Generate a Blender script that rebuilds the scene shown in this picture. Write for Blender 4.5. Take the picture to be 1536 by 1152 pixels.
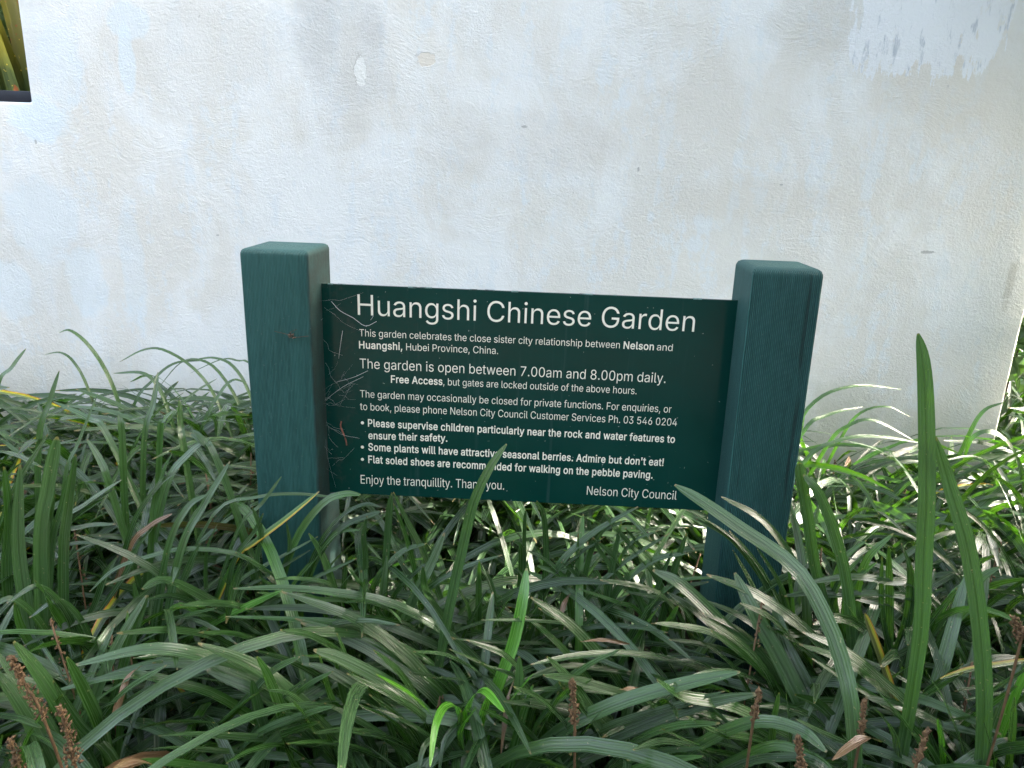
import bpy, bmesh, math, random
from mathutils import Vector, Matrix, noise, geometry
C = bpy.context.scene
for o in list(bpy.data.objects): bpy.data.objects.remove(o)
R = math.radians
rnd = random.Random(7)
H = .78                                   # post tops above the ground (metres)

# ---------------------------------------------------------------- camera
F = 1114.54                               # focal length in photo pixels (1536 wide)
CAM = Vector((.4206, -1.0387, .1252 + H))
cr = Vector((.998699, .037495, .034573)); cu = Vector((-.043754, .281582, .958539)); cf = Vector((-.026205, .958804, -.282857))
cam = bpy.data.cameras.new('camera'); cam.sensor_width = 36; cam.sensor_fit = 'HORIZONTAL'
cam.lens = F * 36 / 1536; cam.clip_start = .02; cam.clip_end = 400
co = bpy.data.objects.new('camera', cam); C.collection.objects.link(co); C.camera = co
m = Matrix.Identity(4)
for i in range(3): m[i][0], m[i][1], m[i][2], m[i][3] = cr[i], cu[i], -cf[i], CAM[i]
co.matrix_world = m

# ---------------------------------------------------------------- light
SUN_EL, SUN_ROT = R(29), R(80)            # low sun coming along the wall from the right, a little behind it
w = bpy.data.worlds.new('World'); C.world = w; w.use_nodes = True
nt = w.node_tree; sky = nt.nodes.new('ShaderNodeTexSky'); sky.sky_type = 'NISHITA'; sky.sun_disc = False
sky.sun_elevation = SUN_EL; sky.sun_rotation = SUN_ROT; sky.air_density = 1.0; sky.dust_density = 6; sky.ozone_density = .3
desat = nt.nodes.new('ShaderNodeHueSaturation'); desat.inputs['Saturation'].default_value = .62   # sky blue desaturated for a neutral white balance
nt.links.new(sky.outputs[0], desat.inputs['Color']); nt.links.new(desat.outputs[0], nt.nodes['Background'].inputs[0]); nt.nodes['Background'].inputs[1].default_value = .15
sl = bpy.data.lights.new('sun', 'SUN'); sl.energy = 2.3; sl.angle = R(.53); sl.color = (1, .93, .80)
so = bpy.data.objects.new('sun', sl); C.collection.objects.link(so)
sdir = Vector((math.sin(SUN_ROT) * math.cos(SUN_EL), math.cos(SUN_ROT) * math.cos(SUN_EL), math.sin(SUN_EL)))
so.rotation_euler = sdir.to_track_quat('Z', 'Y').to_euler(); so.location = (6, 1, 4)
C.view_settings.view_transform = 'Standard'; C.view_settings.look = 'None'; C.view_settings.gamma = 1
C.view_settings.exposure = 3.33
C.render.engine = 'CYCLES'; C.cycles.use_denoising = True; C.cycles.max_bounces = 8; C.cycles.diffuse_bounces = 2; C.cycles.glossy_bounces = 3; C.cycles.transmission_bounces = 2
C.cycles.transparent_max_bounces = 8

# ---------------------------------------------------------------- helpers
def ray(x, y): return cf + cr * ((x - 768) / F) - cu * ((y - 576) / F)
def at_y(x, y, Y): d = ray(x, y); return CAM + d * ((Y - CAM.y) / d.y)
def at_z(x, y, Z): d = ray(x, y); return CAM + d * ((Z - CAM.z) / d.z)
def px(p):
    d = p - CAM; z = d.dot(cf)
    if z < .03: return None
    return 768 + F * d.dot(cr) / z, 576 - F * d.dot(cu) / z

def link(name, me, parent=None):
    o = bpy.data.objects.new(name, me); C.collection.objects.link(o)
    if parent: o.parent = parent
    return o
def tag(o, label=None, cat=None, group=None, kind=None):
    for k, v in (('label', label), ('category', cat), ('group', group), ('kind', kind)):
        if v: o[k] = v
    return o
def empty(name, loc): o = link(name, None); o.location = loc; o.empty_display_size = .05; return o

class MB:
    """collects faces, then links them as one mesh"""
    def __init__(s): s.v = []; s.f = []; s.uv = []; s.col = []; s.mi = []
    def add(s, verts, faces, uvs=None, col=(0, 0, 0, 0), mi=0):
        b = len(s.v); s.v += verts; s.uv += uvs or [(0, 0)] * len(verts)
        s.col += col if isinstance(col, list) else [col] * len(verts)
        for f in faces: s.f.append([b + i for i in f]); s.mi.append(mi)
    def build(s, name, mats, parent=None, smooth=True, origin=None):
        me = bpy.data.meshes.new(name)
        vs = s.v if origin is None else [v - origin for v in s.v]
        me.from_pydata([tuple(v) for v in vs], [], s.f)
        for mt in (mats if isinstance(mats, (list, tuple)) else [mats]): me.materials.append(mt)
        me.polygons.foreach_set('material_index', s.mi)
        if smooth: me.polygons.foreach_set('use_smooth', [True] * len(s.f))
        uvl = me.uv_layers.new(name='UV'); flat = []
        for f in s.f:
            for i in f: flat += s.uv[i]
        uvl.data.foreach_set('uv', flat)
        ca = me.color_attributes.new('tone', 'FLOAT_COLOR', 'POINT'); fl = []
        for c in s.col: fl += c
        ca.data.foreach_set('color', fl)
        me.update()
        o = link(name, me, parent)
        if origin is not None and parent is None: o.location = origin
        return o

def tube(mb, pts, r, n=6, mi=0, col=(0, 0, 0, 0)):
    verts = []; faces = []; m_ = len(pts)
    for i, p in enumerate(pts):
        t = (pts[min(i + 1, m_ - 1)] - pts[max(i - 1, 0)]).normalized()
        a = t.orthogonal().normalized() if abs(t.z) < .95 else Vector((1, 0, 0)); a = (a - t * a.dot(t)).normalized(); b = t.cross(a)
        rr = r(i / (m_ - 1)) if callable(r) else r
        for k in range(n):
            g = 2 * math.pi * k / n; verts.append(p + (a * math.cos(g) + b * math.sin(g)) * rr)
    for i in range(m_ - 1):
        for k in range(n):
            faces.append([i * n + k, i * n + (k + 1) % n, (i + 1) * n + (k + 1) % n, (i + 1) * n + k])
    faces.append(list(range(n))[::-1]); faces.append([(m_ - 1) * n + k for k in range(n)])
    mb.add(verts, faces, None, col, mi)

def catmull(pts, n, ts=None):
    P = [pts[0] * 2 - pts[1]] + list(pts) + [pts[-1] * 2 - pts[-2]]
    out = []; L = len(pts) - 1
    for i in range(n + 1):
        t = (ts[i] if ts else i / n) * L; k = min(int(t), L - 1); t -= k
        a, b, c, d = P[k:k + 4]
        out.append(.5 * ((2 * b) + (c - a) * t + (2 * a - 5 * b + 4 * c - d) * t * t + (3 * b - a - 3 * c + d) * t ** 3))
    return out

def blade(mb, pts, width, tone=.5, lime=0, dry=0, edge=0, fold=.16, n=14, mi=0, blunt=.10, tw=0.0, face=None, torn=False):
    """one strap leaf along pts (root first): V-section, tapering tip"""
    ts = [1 - (1 - i / n) ** 1.35 for i in range(n + 1)]; P = catmull(pts, n, ts); verts = []; uvs = []; cols = []; faces = []
    for i, p in enumerate(P):
        t = ts[i]
        T = (P[min(i + 1, n)] - P[max(i - 1, 0)]).normalized()
        up = Vector((0, 0, 1)) * .75 + ((CAM - p).normalized() if face is None else face) * .6
        S = T.cross(up)
        if S.length < 1e-4: S = Vector((1, 0, 0))
        S.normalize(); N = S.cross(T)
        a = tw * (t - .3); S, N = S * math.cos(a) + N * math.sin(a), N * math.cos(a) - S * math.sin(a)
        wd = width * (.62 + .38 * min(1, t * 2.5))
        if t > 1 - blunt * 4: q = (t - (1 - blunt * 4)) / (blunt * 4); wd *= max(.14, 1 - .40 * q * q - .46 * q ** 8)
        if torn: wd *= min(1, .15 + t * 3.2) * (1 + .35 * noise.noise(p * 60))
        h = wd / 2; fo = fold * (1 - .5 * t)
        for j, u in enumerate((-1, -.5, 0, .5, 1)):
            verts.append(p + S * (u * h) + N * (abs(u) - .5) * wd * fo)
            uvs.append(((u + 1) / 2, t)); cols.append((tone, lime, dry, edge))
    for i in range(n):
        for j in range(4):
            a = i * 5 + j; faces.append([a, a + 1, a + 6, a + 5])
    mb.add(verts, faces, uvs, cols, mi)

# ---------------------------------------------------------------- materials
def mat(name):
    m = bpy.data.materials.new(name); m.use_nodes = True; nt = m.node_tree
    return m, nt, nt.nodes['Principled BSDF']
class NT:
    """terse node builder"""
    def __init__(s, nt): s.nt = nt
    def n(s, t, **kw):
        x = s.nt.nodes.new('ShaderNode' + t)
        for k, v in kw.items(): setattr(x, k, v)
        return x
    def put(s, sock, v):
        if hasattr(v, 'is_output') or isinstance(v, bpy.types.NodeSocket): s.nt.links.new(v, sock)
        else: sock.default_value = v
    def math(s, op, a, b=0.0, clamp=False):
        x = s.n('Math', operation=op, use_clamp=clamp); s.put(x.inputs[0], a); s.put(x.inputs[1], b); return x.outputs[0]
    def noise(s, vec, scale, detail=4, rough=.55, dist=0, dim='3D'):
        x = s.n('TexNoise', noise_dimensions=dim); s.put(x.inputs['Vector'], vec)
        x.inputs['Scale'].default_value = scale; x.inputs['Detail'].default_value = detail
        x.inputs['Roughness'].default_value = rough; x.inputs['Distortion'].default_value = dist
        return x.outputs[0]
    def mapr(s, v, a, b, c=0.0, d=1.0, smooth=True):
        x = s.n('MapRange', interpolation_type='SMOOTHSTEP' if smooth else 'LINEAR')
        s.put(x.inputs[0], v)
        for i, q in enumerate((a, b, c, d)): s.put(x.inputs[1 + i], q)
        return x.outputs[0]
    def mix(s, fac, a, b, blend='MIX'):
        x = s.n('Mix', data_type='RGBA', blend_type=blend); s.put(x.inputs[0], fac); s.put(x.inputs[6], a); s.put(x.inputs[7], b); return x.outputs[2]
    def coord(s, out='Object', scale=None, rot=None, loc=None):
        c = s.n('TexCoord').outputs[out]
        if scale is None and rot is None and loc is None: return c
        return s.map(c, scale, rot, loc)
    def map(s, c, scale=None, rot=None, loc=None):
        x = s.n('Mapping'); s.put(x.inputs[0], c)
        if loc: x.inputs[1].default_value = loc
        if rot: x.inputs[2].default_value = rot
        if scale: x.inputs[3].default_value = scale
        return x.outputs[0]
    def bump(s, h, strength, dist, prev=None):
        x = s.n('Bump'); x.inputs['Strength'].default_value = strength; x.inputs['Distance'].default_value = dist
        s.put(x.inputs['Height'], h)
        if prev is not None: s.put(x.inputs['Normal'], prev)
        return x.outputs[0]
def rgb(*c): return (c[0], c[1], c[2], 1)

def leaf_material():
    m, nt, b = mat('strap_leaf'); g = NT(nt)
    a = g.n('VertexColor', layer_name='tone'); sp = g.n('SeparateColor'); g.put(sp.inputs[0], a.outputs[0])
    tone, lime, dry = sp.outputs; edge = a.outputs['Alpha']
    uv = g.n('UVMap', uv_map='UV').outputs[0]; su = g.n('SeparateXYZ'); g.put(su.inputs[0], uv); U, V = su.outputs[0], su.outputs[1]
    cx = g.n('CombineXYZ'); g.put(cx.inputs[0], g.math('MULTIPLY', U, 5.5)); g.put(cx.inputs[1], g.math('MULTIPLY', V, .9)); g.put(cx.inputs[2], g.math('MULTIPLY', tone, 40))
    streak = g.noise(cx.outputs[0], 1.6, 3, .6)
    obj = g.coord('Object')
    blot = g.noise(obj, 14, 3)
    c = g.mix(g.mapr(tone, 0, 1), rgb(.006, .025, .006), rgb(.054, .110, .044))
    c = g.mix(g.mapr(streak, .36, .66, 0, .75), c, rgb(.058, .116, .044))
    c = g.mix(g.mapr(blot, .35, .75, 0, .4), c, rgb(.036, .075, .018))
    mid = g.mapr(g.math('ABSOLUTE', g.math('SUBTRACT', U, .5)), .02, .10, .6, 0)
    c = g.mix(mid, c, rgb(.014, .036, .013))
    c = g.mix(g.mapr(lime, 0, 1, 0, .92), c, g.mix(g.mapr(streak, .3, .7), rgb(.055, .22, .012), rgb(.13, .36, .025)))
    # yellow and orange along one edge
    em = g.math('MULTIPLY', edge, g.mapr(g.math('ADD', U, g.math('MULTIPLY', g.noise(obj, 60, 2), .25)), .55, .85))
    c = g.mix(em, c, g.mix(g.mapr(U, .75, .98), rgb(.42, .42, .03), rgb(.55, .20, .03)))
    # brown dead tips, withered leaves
    tip = g.math('MULTIPLY', g.mapr(g.math('ADD', V, g.math('MULTIPLY', g.math('SUBTRACT', blot, .5), .06)), .985, .995), .5)
    c = g.mix(tip, c, rgb(.30, .19, .08))
    dr = g.mix(g.mapr(streak, .3, .7), rgb(.16, .065, .035), rgb(.36, .22, .13))
    dr = g.mix(g.mapr(V, .1, .6), rgb(.28, .17, .085), dr)
    c = g.mix(dry, c, g.mix(g.math('MULTIPLY', g.math('SUBTRACT', 1, tone), .75), dr, rgb(.045, .026, .017)))
    # specks
    speck = g.mapr(g.noise(obj, 240, 1), .735, .76, 0, .7)
    c = g.mix(speck, c, rgb(.30, .24, .15))
    g.put(b.inputs['Base Color'], c); g.put(b.inputs['Roughness'], g.mapr(streak, .3, .7, .17, .33)); b.inputs['Specular IOR Level'].default_value = .55; b.inputs['Coat Weight'].default_value = .2; b.inputs['Coat Roughness'].default_value = .16
    rib = g.math('SINE', g.math('MULTIPLY', U, 34.0))
    nrm = g.bump(g.math('ADD', g.math('MULTIPLY', rib, .4), g.math('MULTIPLY', streak, 1.2)), .38, .0014)
    g.put(b.inputs['Normal'], nrm)
    tr = g.n('BsdfTranslucent'); g.put(tr.inputs[0], g.mix(.5, g.mix(1, c, rgb(1.6, 2.6, .5), 'MULTIPLY'), rgb(.15, .40, .01)))
    mx = g.n('MixShader'); mx.inputs[0].default_value = .17
    g.put(mx.inputs[1], b.outputs[0]); g.put(mx.inputs[2], tr.outputs[0])
    g.put(nt.nodes['Material Output'].inputs[0], mx.outputs[0])
    return m
M_LEAF = leaf_material()

def simple(name, col, rough=.6, var=.25, scale=30, bump=0, spec=.4):
    m, nt, b = mat(name); g = NT(nt); n_ = g.noise(g.coord('Object'), scale, 5, .65)
    d = tuple(x * (1 - var) for x in col); l = tuple(min(1, x * (1 + var)) for x in col)
    g.put(b.inputs['Base Color'], g.mix(g.mapr(n_, .3, .7), rgb(*d), rgb(*l))); b.inputs['Roughness'].default_value = rough
    b.inputs['Specular IOR Level'].default_value = spec
    if bump: g.put(b.inputs['Normal'], g.bump(n_, .6, bump))
    return m
M_HUSK = simple('dry_seed_husk', (.125, .072, .032), .8, .6, 300)
M_STEM = simple('flower_stalk', (.13, .075, .035), .7, .3, 80)
M_DRY = simple('dead_leaf', (.33, .20, .13), .7, .45, 45, .001)
M_WEB = simple('web_silk', (.62, .64, .64), .5, .1)
M_TWIG = simple('dead_twig', (.22, .085, .055), .7, .3, 200, .0004)
M_LETTER = simple('cream_lettering', (.83, .795, .67), .5, .05, 90)
M_BARK = simple('bark', (.10, .075, .055), .9, .4, 25, .004)
M_SILL = simple('dark_sill_paint', (.018, .021, .034), .5, .2, 20)
M_PATH = simple('brown_gravel', (.16, .12, .085), .9, .4, 60, .004)

def soil_material():
    m, nt, b = mat('leaf_litter_soil'); g = NT(nt); o = g.coord('Object')
    n1 = g.noise(o, 9, 6, .7); n2 = g.noise(o, 60, 4, .7)
    c = g.mix(g.mapr(n1, .35, .65), rgb(.010, .007, .005), rgb(.030, .018, .011)); c = g.mix(g.mapr(n2, .55, .72), c, rgb(.10, .05, .028))
    g.put(b.inputs['Base Color'], c); b.inputs['Roughness'].default_value = .95
    g.put(b.inputs['Normal'], g.bump(n2, .8, .01)); return m
M_SOIL = soil_material()

WALL_Y = .80; XE = 1.618; XO = -.797; ZS = .2275 + H     # wall face, its right end, edge and sill of the opening
def wall_material():
    m, nt, b = mat('limewashed_stucco'); g = NT(nt); o = g.coord('Object')
    s = g.n('SeparateXYZ'); g.put(s.inputs[0], o); X, Z = s.outputs[0], s.outputs[2]
    big = g.noise(o, 2.1, 5, .62, .6); med = g.noise(g.map(o, (1, 1, .55), (0, .5, 0)), 5.5, 6, .66, .8)
    fine = g.noise(o, 26, 5, .7); strk = g.noise(g.map(o, (3.2, 1, .7), (0, .10, 0)), 5, 5, .6, .3)
    blue, white, beige, grey = rgb(.73, .765, .79), rgb(.79, .795, .79), rgb(.735, .715, .675), rgb(.66, .65, .62)
    f1 = g.math('ADD', g.math('MULTIPLY', big, .55), g.math('MULTIPLY', med, .45))
    c = g.mix(g.mapr(f1, .42, .55), beige, white)
    c = g.mix(g.mapr(g.math('ADD', g.math('MULTIPLY', strk, .6), g.math('MULTIPLY', fine, .4)), .51, .60, 0, .75), c, blue)
    c = g.mix(g.mapr(g.noise(g.map(o, (1, 1, 1), None, (3.1, 0, 1.7)), 3.4, 6, .68, .5), .56, .70, 0, .36), c, grey)
    c = g.mix(g.mapr(fine, .60, .72, 0, .25), c, beige)
    def ell(cx, cz, rx, rz, wob=.35, freq=26, soft=.10):
        dx = g.math('DIVIDE', g.math('SUBTRACT', X, cx), rx); dz = g.math('DIVIDE', g.math('SUBTRACT', Z, cz), rz)
        d = g.math('ADD', g.math('MULTIPLY', dx, dx), g.math('MULTIPLY', dz, dz))
        d = g.math('ADD', d, g.math('MULTIPLY', g.math('SUBTRACT', g.noise(o, freq, 4, .6), .5), wob * 4))
        return g.mapr(d, 1 - soft, 1 + soft, 1, 0)
    def P(x, y): q = at_y(x, y, WALL_Y); return q.x, q.z
    # soft stains
    for (x, y, rx, rz, a, col) in ((520, 70, .10, .17, .36, rgb(.52, .52, .51)), (470, 40, .05, .12, .32, rgb(.48, .48, .47)), (560, 40, .03, .05, .34, rgb(.46, .45, .44)),
                                   (840, 210, .13, .075, .45, rgb(.66, .62, .57)), (1120, 300, .22, .05, .35, rgb(.66, .61, .54)), (290, 60, .20, .10, .4, rgb(.66, .64, .60)),
                                   (60, 390, .13, .17, .4, rgb(.60, .60, .57)), (1230, 30, .10, .08, .38, rgb(.62, .59, .54)), (1440, 130, .20, .13, .45, rgb(.70, .65, .57)),
                                   (1090, 160, .18, .12, .35, rgb(.70, .66, .60)), (690, 210, .10, .07, .35, rgb(.64, .61, .57)), (1380, 300, .05, .04, .35, rgb(.66, .61, .54))):
        cx, cz = P(x, y); c = g.mix(g.math('MULTIPLY', ell(cx, cz, rx, rz, .7, 9, .75), a), c, col)
    # pale blue rubbed patches
    for (x, y, rx, rz, a) in ((60, 180, .075, .05, .8), (190, 90, .02, .07, .7), (90, 100, .05, .10, .45), (190, 30, .05, .04, .6), (60, 330, .09, .10, .45), (130, 420, .05, .09, .5), (200, 400, .03, .16, .4), (20, 440, .05, .08, .5)):
        cx, cz = P(x, y); c = g.mix(g.math('MULTIPLY', ell(cx, cz, rx, rz, .6, 16, .35), a), c, rgb(.70, .775, .83))
    # white repainted patch with grey-blue scuffs at the upper right
    cx, cz = P(1392, 35); 
    ex = g.math('POWER', g.math('ABSOLUTE', g.math('DIVIDE', g.math('SUBTRACT', X, cx), .165)), 4.0); ez = g.math('POWER', g.math('ABSOLUTE', g.math('DIVIDE', g.math('SUBTRACT', Z, cz), .105)), 4.0)
    brush = g.noise(g.map(o, (1, 1, .14), (0, .16, 0)), 42, 4, .7); ed = g.math('ADD', g.math('MULTIPLY', g.math('SUBTRACT', brush, .5), 6.5), g.math('MULTIPLY', g.math('SUBTRACT', g.noise(o, 24, 5, .7), .5), 3.2))
    pm = g.mapr(g.math('ADD', g.math('ADD', ex, ez), ed), .8, 1.15, 1, 0)
    sc = g.noise(g.map(o, (1, 1, .22), (0, .12, 0)), 55, 4, .7)
    c = g.mix(pm, c, g.mix(g.mapr(sc, .54, .68, 0, .75), rgb(.81, .825, .85), rgb(.44, .48, .54)))
    # old chips
    ch = []
    for (x, y, rx, rz, col, wb) in ((541, 107, .0135, .032, rgb(.80, .80, .775), .6), (640, 90, .022, .0145, rgb(.74, .69, .62), .7)):
        cx, cz = P(x, y); k = ell(cx, cz, rx, rz, wb, 75, .04); rim = ell(cx - .002, cz + .0015, rx * 1.06, rz * 1.05, wb, 75, .10)
        c = g.mix(g.math('MULTIPLY', rim, .4), c, rgb(.36, .34, .32)); c = g.mix(k, c, col); ch.append(k)
    # algae and damp at the foot, brown run near the end
    low = g.mapr(g.math('ADD', Z, g.math('MULTIPLY', g.math('SUBTRACT', med, .5), .22)), .22, .46, 1, 0)
    c = g.mix(g.math('MULTIPLY', low, g.mapr(X, -.3, 1.1, .35, .75)), c, rgb(.46, .47, .36))
    low2 = g.mapr(g.math('ADD', Z, g.math('MULTIPLY', g.math('SUBTRACT', med, .5), .3)), .08, .26, 1, 0)
    c = g.mix(g.math('MULTIPLY', low2, .75), c, rgb(.30, .31, .18))
    rightend = g.mapr(g.math('ADD', X, g.math('MULTIPLY', g.math('SUBTRACT', med, .5), .35)), 1.38, 1.62)
    c = g.mix(g.math('MULTIPLY', rightend, .45), c, rgb(.56, .54, .46))
    cx, cz = P(1514, 425); c = g.mix(g.math('MULTIPLY', ell(cx, cz, .010, .06, 1.1, 40, .8), .4), c, rgb(.36, .34, .28))
    for (x, y, rx, rz) in ((1390, 378, .016, .0035), (54, 213, .003, .006), (1172, 277, .004, .002), (958, 254, .003, .005), (787, 190, .008, .003), (326, 353, .004, .002)):
        cx, cz = P(x, y); c = g.mix(g.math('MULTIPLY', ell(cx, cz, rx, rz, .8, 160, .25), .55), c, rgb(.25, .25, .25))
    sp = g.mapr(g.noise(o, 95, 2, .5), .735, .77, 0, .45); c = g.mix(sp, c, rgb(.40, .39, .38))
    g.put(b.inputs['Base Color'], c); b.inputs['Roughness'].default_value = .88; b.inputs['Specular IOR Level'].default_value = .25
    # trowel marks: stretched ridges whose direction wanders, rough in some places and smooth in others
    wob = g.n('Mix', data_type='VECTOR'); nz = g.n('TexNoise'); g.put(nz.inputs['Vector'], o); nz.inputs['Scale'].default_value = 5
    va = g.n('VectorMath', operation='SCALE'); g.put(va.inputs[0], nz.outputs[1]); va.inputs['Scale'].default_value = .16
    vb = g.n('VectorMath', operation='ADD'); g.put(vb.inputs[0], o); g.put(vb.inputs[1], va.outputs[0])
    t1 = g.noise(g.map(vb.outputs[0], (1, 1, 2.6), (0, .45, 0)), 48, 4, .6, .4)
    t2 = g.noise(g.map(vb.outputs[0], (1, 1, 3.0), (0, -.25, 0)), 95, 3, .6, .2)
    rough = g.mapr(g.noise(o, 6, 3), .40, .62, .25, 1)
    h = g.math('MULTIPLY', g.math('ADD', g.math('MULTIPLY', t1, .55), g.math('MULTIPLY', t2, .5)), rough)
    h = g.math('ADD', h, g.math('MULTIPLY', g.math('MULTIPLY', g.noise(o, 150, 4, .75), g.mapr(g.noise(g.map(o, None, None, (5, 0, 2)), 5, 3), .35, .65, .5, 1.5)), .8))
    h = g.math('ADD', h, g.math('MULTIPLY', med, .8))
    for k in ch: h = g.math('SUBTRACT', h, g.math('MULTIPLY', k, .7))
    g.put(b.inputs['Normal'], g.bump(h, .58, .0048))
    return m
M_WALL = wall_material()

def post_material(name, pitch, ridge, knot):
    m, nt, b = mat(name); g = NT(nt); o = g.coord('Object')
    s = g.n('SeparateXYZ'); g.put(s.inputs[0], o)
    wv = g.n('TexNoise'); g.put(wv.inputs['Vector'], g.map(o, (1, 1, .12))); wv.inputs['Scale'].default_value = 40; wv.inputs['Detail'].default_value = 2
    xs = g.math('ADD', g.math('ADD', s.outputs[0], s.outputs[1]), g.math('MULTIPLY', wv.outputs[0], .0028))
    ln = g.math('SINE', g.math('MULTIPLY', xs, 2 * math.pi / pitch))
    brk = g.noise(g.map(o, (1, 1, .12)), 330, 2, .6)
    wavy = g.noise(g.map(o, (1.6, 1.6, 1)), 90, 3, .6)
    h = g.math('ADD', g.math('MULTIPLY', ln, ridge), g.math('ADD', g.math('MULTIPLY', brk, 1.6), g.math('MULTIPLY', wavy, .8 * ridge)))
    gr = g.noise(g.map(o, (1, 1, .06)), 60, 5, .6)
    c = g.mix(g.mapr(gr, .3, .7), rgb(.015, .077, .069), rgb(.025, .108, .097))
    c = g.mix(g.math('MULTIPLY', g.mapr(brk, .42, .62, 0, .5), 1.0), c, rgb(.040, .135, .124))
    c = g.mix(g.mapr(ln, -.9, .2, .42 * ridge, 0), c, rgb(.006, .034, .038))
    if knot:
        q = at_y(432, 490, 0); kx = g.math('DIVIDE', g.math('SUBTRACT', s.outputs[0], q.x), .06); kz = g.math('DIVIDE', g.math('SUBTRACT', s.outputs[2], q.z - .78), .055)
        d = g.math('SQRT', g.math('ADD', g.math('MULTIPLY', kx, kx), g.math('MULTIPLY', kz, kz)))
        km = g.mapr(d, .25, 1.1, 1, 0); sw = g.noise(g.map(o, (1, 1, 2.2), (0, -.5, 0)), 130, 4, .7, 1.5)
        h = g.math('ADD', h, g.math('MULTIPLY', g.math('MULTIPLY', km, sw), 9))
        c = g.mix(g.math('MULTIPLY', km, g.mapr(sw, .46, .62, 0, .8)), c, rgb(.008, .035, .037))
    if knot:                                                            # dust, old web and painted-in shade on the face that meets the plate
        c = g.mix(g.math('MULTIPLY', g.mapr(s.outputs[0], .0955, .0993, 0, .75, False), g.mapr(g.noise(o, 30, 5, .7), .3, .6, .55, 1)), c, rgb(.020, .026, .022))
    check = g.mapr(g.noise(g.map(o, (1, 1, .03), None, (.3, .1, 0)), 85, 3, .6), .665, .70, 0, .75); c = g.mix(check, c, rgb(.006, .026, .026)); h = g.math('SUBTRACT', h, g.math('MULTIPLY', check, 3))
    worn = g.mapr(g.noise(g.map(o, (1, 1, .5)), 48, 5, .75), .64, .72, 0, .5); c = g.mix(worn, c, rgb(.060, .150, .142))
    c = g.mix(g.mapr(s.outputs[2], H - .012, H - .001, 0, .55), c, rgb(.055, .135, .125))                 # sun-bleached head
    footm = g.mapr(g.math('ADD', s.outputs[2], g.math('MULTIPLY', g.noise(o, 25, 4), .2)), .20, .36, .6, 0); c = g.mix(footm, c, rgb(.022, .040, .036))   # darker towards the foot
    dust = g.mapr(g.noise(o, 210, 2), .70, .76, 0, .5); c = g.mix(dust, c, rgb(.13, .17, .16))
    g.put(b.inputs['Base Color'], c); b.inputs['Roughness'].default_value = .62; b.inputs['Specular IOR Level'].default_value = .35
    g.put(b.inputs['Normal'], g.bump(h, .6, .0019)); return m
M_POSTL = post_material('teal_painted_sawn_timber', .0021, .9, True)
M_POSTR = post_material('teal_painted_ribbed_timber', .0026, 2.0, False)

def panel_material():
    m, nt, b = mat('gloss_green_sign_plate'); g = NT(nt); o = g.coord('Object')
    n1 = g.noise(o, 7, 4); n2 = g.noise(o, 170, 2); run = g.noise(g.map(o, (1, 1, .035)), 60, 4, .6)
    c = g.mix(g.mapr(n1, .3, .7), rgb(.0020, .034, .027), rgb(.0031, .041, .033))
    c = g.mix(g.mapr(run, .60, .78, 0, .10), c, rgb(.16, .22, .24))
    s = g.n('SeparateXYZ'); g.put(s.inputs[0], o)
    near = g.mapr(s.outputs[0], .10, .22, .55, 0)                       # dirt and web dust gathers by the first post
    c = g.mix(g.math('MULTIPLY', near, g.mapr(g.noise(o, 38, 5, .75), .5, .75)), c, rgb(.05, .055, .05))
    c = g.mix(g.mapr(n2, .735, .76, 0, .8), c, rgb(.28, .33, .30))
    g.put(b.inputs['Base Color'], c); g.put(b.inputs['Roughness'], g.mapr(n1, .3, .7, .14, .24)); b.inputs['Specular IOR Level'].default_value = .42
    g.put(b.inputs['Normal'], g.bump(g.noise(o, 9, 3), .10, .002)); return m
M_PANEL = panel_material()
M_EDGE = simple('chipped_plate_edge', (.10, .17, .16), .6, .9, 60)

# ---------------------------------------------------------------- the setting
def sheet(name, x0, x1, y0, y1, z, m, n=1):
    mb = MB(); vs = []; fs = []
    for j in range(n + 1):
        for i in range(n + 1): vs.append(Vector((x0 + (x1 - x0) * i / n, y0 + (y1 - y0) * j / n, z)))
    for j in range(n):
        for i in range(n): a = j * (n + 1) + i; fs.append([a, a + 1, a + n + 2, a + n + 1])
    mb.add(vs, fs); return tag(mb.build(name, m), kind='structure')
sheet('ground', -80, 80, -80, 80, 0, M_SOIL)
sheet('path', -60, 60, -3.4, -1.75, .004, M_PATH)

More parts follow.
